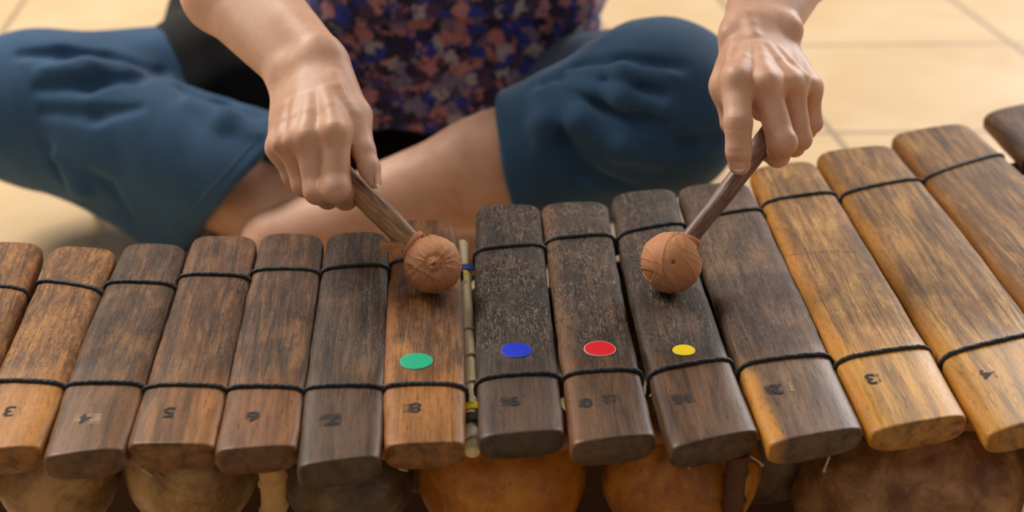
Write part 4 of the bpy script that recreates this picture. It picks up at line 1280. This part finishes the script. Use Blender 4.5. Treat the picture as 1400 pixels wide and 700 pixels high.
def mallet(ballc, R, grip, over, r0, r1, smat, bmat, label, knot_dir, seed, flap=None, knot=True):
    """local Z runs from the ball centre up the stick"""
    ax = grip - ballc; L = np.linalg.norm(ax); ax = ax / L
    root = bpy.data.objects.new('mallet', None); root.empty_display_size = .03
    root['label'] = label; root['category'] = 'mallet'
    COL.objects.link(root)
    q = Vector((0, 0, 1)).rotation_difference(Vector(ax))
    root.rotation_mode = 'QUATERNION'; root.rotation_quaternion = q
    root.location = [c * CM for c in ballc]
    inv = np.array(q.to_matrix().transposed())
    kd = inv @ (knot_dir / np.linalg.norm(knot_dir))
    # ball with wound rubber strips: each strip lies over the earlier ones
    rn = np.random.default_rng(seed)
    NU, NV = 280, 170
    th = np.linspace(0, math.pi, NV + 1)[:, None] * np.ones(NU); ph = np.ones((NV + 1, 1)) * np.linspace(0, 2 * math.pi, NU, endpoint=False)
    D = np.stack([np.sin(th) * np.cos(ph), np.sin(th) * np.sin(ph), np.cos(th)], -1)
    Hh = np.zeros(D.shape[:2])
    strips = 15
    for k in range(strips):
        v = rn.normal(size=3); v /= np.linalg.norm(v)
        if k % 3 != 2:
            nrm = np.cross(kd, v); 
        else: nrm = v
        nrm /= np.linalg.norm(nrm)
        off = rn.uniform(-.12, .12) + (rn.choice([-1, 1]) * rn.uniform(0.05, .3) if k % 3 == 2 else 0)
        wv = rn.uniform(.26, .46)
        s = D @ nrm - off
        wig = .012 * np.sin(D[..., 0] * 9 + k) 
        edge = np.abs(s + wig)
        inside = 1 / (1 + np.exp(np.clip((edge - wv) / .004, -50, 50)))
        lvl = .10 + .06 * (k / strips) + .075 * (edge / wv) ** 8 + .006 * np.sin(s * 22 + D[..., 2] * 6 + k)
        Hh = Hh * (1 - inside) + (Hh * .45 + lvl + .012) * inside
    if knot:   # one raised loop sweeping round the knot, and pleats running out from it
        nv = inv @ A_([.9, 0, .35]); nv = nv - kd * np.dot(nv, kd); nv /= np.linalg.norm(nv)
        sL = D @ nv - .30; ins = 1 / (1 + np.exp(np.clip((np.abs(sL) - .11) / .005, -50, 50)))
        Hh = Hh * (1 - ins) + (.38 + .04 * (np.abs(sL) / .11) ** 4) * ins
        e1 = np.cross(kd, nv); azm = np.arctan2(D @ e1, D @ nv); rad_ = np.arccos(np.clip(D @ kd, -1, 1))
        Hh = Hh + .08 * np.exp(-((rad_ - .5) / .3) ** 2) * (np.abs(np.sin(azm * 5 + 2 * np.sin(azm * 3))) ** 6)
    kn = np.clip((D @ kd - .965) / .035, 0, 1) * (1 if knot else 0)
    if not knot:
        hq = kd + A_([.0, .12, -.03]); hq /= np.linalg.norm(hq)
        Hh = Hh - .5 * np.exp(-(np.arccos(np.clip(D @ hq, -1, 1)) / .055) ** 2)
    Hh = Hh + kn * .07 * (1 + np.sin(D[..., 0] * 40) * np.sin(D[..., 1] * 43))
    dim = np.exp(-((np.arccos(np.clip(D @ kd, -1, 1)) - .30) / .07) ** 2)
    Hh = Hh - (.09 if knot else 0) * dim
    Pn = D * (R * .94 + Hh * .85)[..., None]
    V = Pn.reshape(-1, 3); F = []
    for j in range(NV):
        for i in range(NU):
            i2 = (i + 1) % NU
            F.append((j * NU + i, (j + 1) * NU + i, (j + 1) * NU + i2, j * NU + i2))
    mesh_obj('rubber_head', V, F, bmat, root)
    # little knot tab in the middle of the winding
    V, F = [], []
    u = np.cross(kd, [0, 0, 1.]); u /= np.linalg.norm(u); w = np.cross(kd, u)
    for t_ in range(3 if knot else 0):
        pts = [kd * (R + .10) + u * .35 * math.cos(a) * (1 - .3 * t_) + w * .22 * math.sin(a) + kd * (.12 * math.sin(a * 1.5 + t_) + .08) for a in np.linspace(t_ * 1.2, t_ * 1.2 + 4.2, 14)]
        v, f = tube(pts, lambda t: .10, 8, lambda s, p_, t: .6 + .7 * abs(math.cos(p_)))
        o0 = len(V); V += v; F += [tuple(i + o0 for i in q_) for q_ in f]
    if knot: mesh_obj('rubber_knot', V, F, bmat, root)
    # collar strip where the rubber grips the stick
    pts = [A_([math.cos(a) * (r0 + .10), math.sin(a) * (r0 + .10), R * .93 + .18 * math.sin(a + 1) + .05 * a]) for a in np.linspace(0, 2 * math.pi * 1.3, 44)]
    v, f = tube(pts, .16, 10, lambda s, p_, t: 1 + .5 * abs(math.cos(p_ + 1.2)))
    mesh_obj('rubber_collar', v, f, bmat, root)
    if flap is not None:
        # torn loose end of the strip
        fl0, fl1 = [inv @ (p - ballc) for p in flap]
        V, F = [], []
        dr = fl1 - fl0; dl = np.linalg.norm(dr); dr /= dl
        upv = inv @ A_([0, .2, 1.]); upv -= dr * np.dot(upv, dr); upv /= np.linalg.norm(upv); sd = np.cross(dr, upv)
        n = 16
        for lay in (0, 1):
            for i in range(n + 1):
                t_ = i / n
                wd = .26 + .18 * t_
                for j in range(6):
                    e = j / 5 * 2 - 1
                    V.append(fl0 + dr * dl * t_ + upv * wd * e + sd * (.16 * math.sin(t_ * 5 + e) * (1 - t_ * .4) + .07 * e * e - .06 * lay))
        S = (n + 1) * 6
        for i in range(n):
            for j in range(5):
                a = i * 6 + j
                F.append((a, a + 1, a + 7, a + 6)); F.append((S + a + 6, S + a + 7, S + a + 1, S + a))
        rim = [i * 6 for i in range(n + 1)] + [n * 6 + j for j in range(1, 6)] + [i * 6 + 5 for i in range(n - 1, -1, -1)] 
        for a, b_ in zip(rim[:-1], rim[1:]): F.append((b_, a, S + a, S + b_))
        mesh_obj('loose_rubber_strip', V, F, bmat, root)
    # stick
    n = 60
    pts = [A_([.05 * math.sin(i * .13 + seed), .05 * math.cos(i * .11), R * .3 + (L + over - R * .3) * i / n]) for i in range(n + 1)]
    def rr(t): 
        e = min(1, (1 - t) * 40); return (r0 + (r1 - r0) * t) * math.sqrt(max(.02, 1 - (1 - e) ** 2))
    v, f = tube(pts, rr, 22, lambda s, p_, t: 1 + .05 * mnoise.noise(Vector((math.cos(p_), math.sin(p_), s * .35 + seed))) * 2)
    mesh_obj('stick', v, f, smat, root)
    return root

b1 = PH(592, 362, HB + 2.2); b2 = PH(917.5, 359, HB + 2.32)
g1 = P(478, 250, 116.3); g2 = P(1036, 205, 116.6)
kd1 = -ray(605, 364) + A_([.06, 0, .02]); kd2 = -ray(917, 358) + A_([.12, 0, .05])
m_st1 = stick_mat('pale_stick_wood', (104, 70, 44), (164, 122, 80), (206, 164, 112), 1)
m_st2 = stick_mat('dark_stick_wood', (78, 52, 44), (134, 98, 84), (176, 138, 124), 2)
mb1 = rubber_mat('tan_rubber', (198, 134, 92), (216, 156, 112)); mb2 = rubber_mat('orange_tan_rubber', (208, 142, 98), (222, 158, 112))
mallet(b1, 2.0, g1, 6.0, .88, 1.0, m_st1, mb1, 'mallet with paler stick and knotted rubber ball with loose strip, above the green sticker', kd1, 5,
       flap=(PH(562, 337, 25.6), PH(521, 336, 25.2)))
mallet(b2, 2.14, g2, 6.0, .62, .88, m_st2, mb2, 'mallet with darker thin stick and smooth wound rubber ball, above the yellow sticker', kd2, 11, knot=False)

# ------------------------------------------------------------------ LIGHT
def area(name, loc, target, sx, sy, power, col):
    L = bpy.data.lights.new(name, 'AREA'); L.shape = 'RECTANGLE'; L.size = sx; L.size_y = sy; L.energy = power; L.color = col
    o = bpy.data.objects.new(name, L); COL.objects.link(o)
    o.location = loc
    o.rotation_euler = (Vector(target) - Vector(loc)).to_track_quat('-Z', 'Y').to_euler()
    return o
area('window_light', (3.0, 4.6, 2.2), (0, 1.3, .1), 2.6, 2.0, 142, (1.0, .97, .95))
area('ceiling_lamp', (-2.0, 2.7, 2.7), (-.2, 1.2, 0), 1.8, 1.4, 104, (1.0, .93, .84))
area('front_ceiling_lamp', (.6, .2, 2.8), (0, 1.1, 0), 1.4, .8, 4, (1.0, .94, .88))
W = bpy.data.worlds.new('World'); SC.world = W; W.use_nodes = True
bg = W.node_tree.nodes['Background']; bg.inputs[0].default_value = (1.0, .95, .90, 1); bg.inputs[1].default_value = .22

# ------------------------------------------------------------------ CAMERA
cam = bpy.data.cameras.new('camera'); co = bpy.data.objects.new('camera', cam); COL.objects.link(co)
co.location = (0, 0, CAMH * CM)
co.rotation_euler = (math.pi / 2 - TH, 0, 0)
cam.sensor_width = 36; cam.lens = 36 * FPX / 1400
cam.clip_start = .05; cam.clip_end = 50
cam.dof.use_dof = True; cam.dof.focus_distance = 1.10; cam.dof.aperture_fstop = 4.8
SC.camera = co
SC.view_settings.view_transform = 'Standard'; SC.view_settings.look = 'None'
SC.view_settings.exposure = 0.10; SC.view_settings.gamma = 1.0
SC.view_settings.use_curve_mapping = False
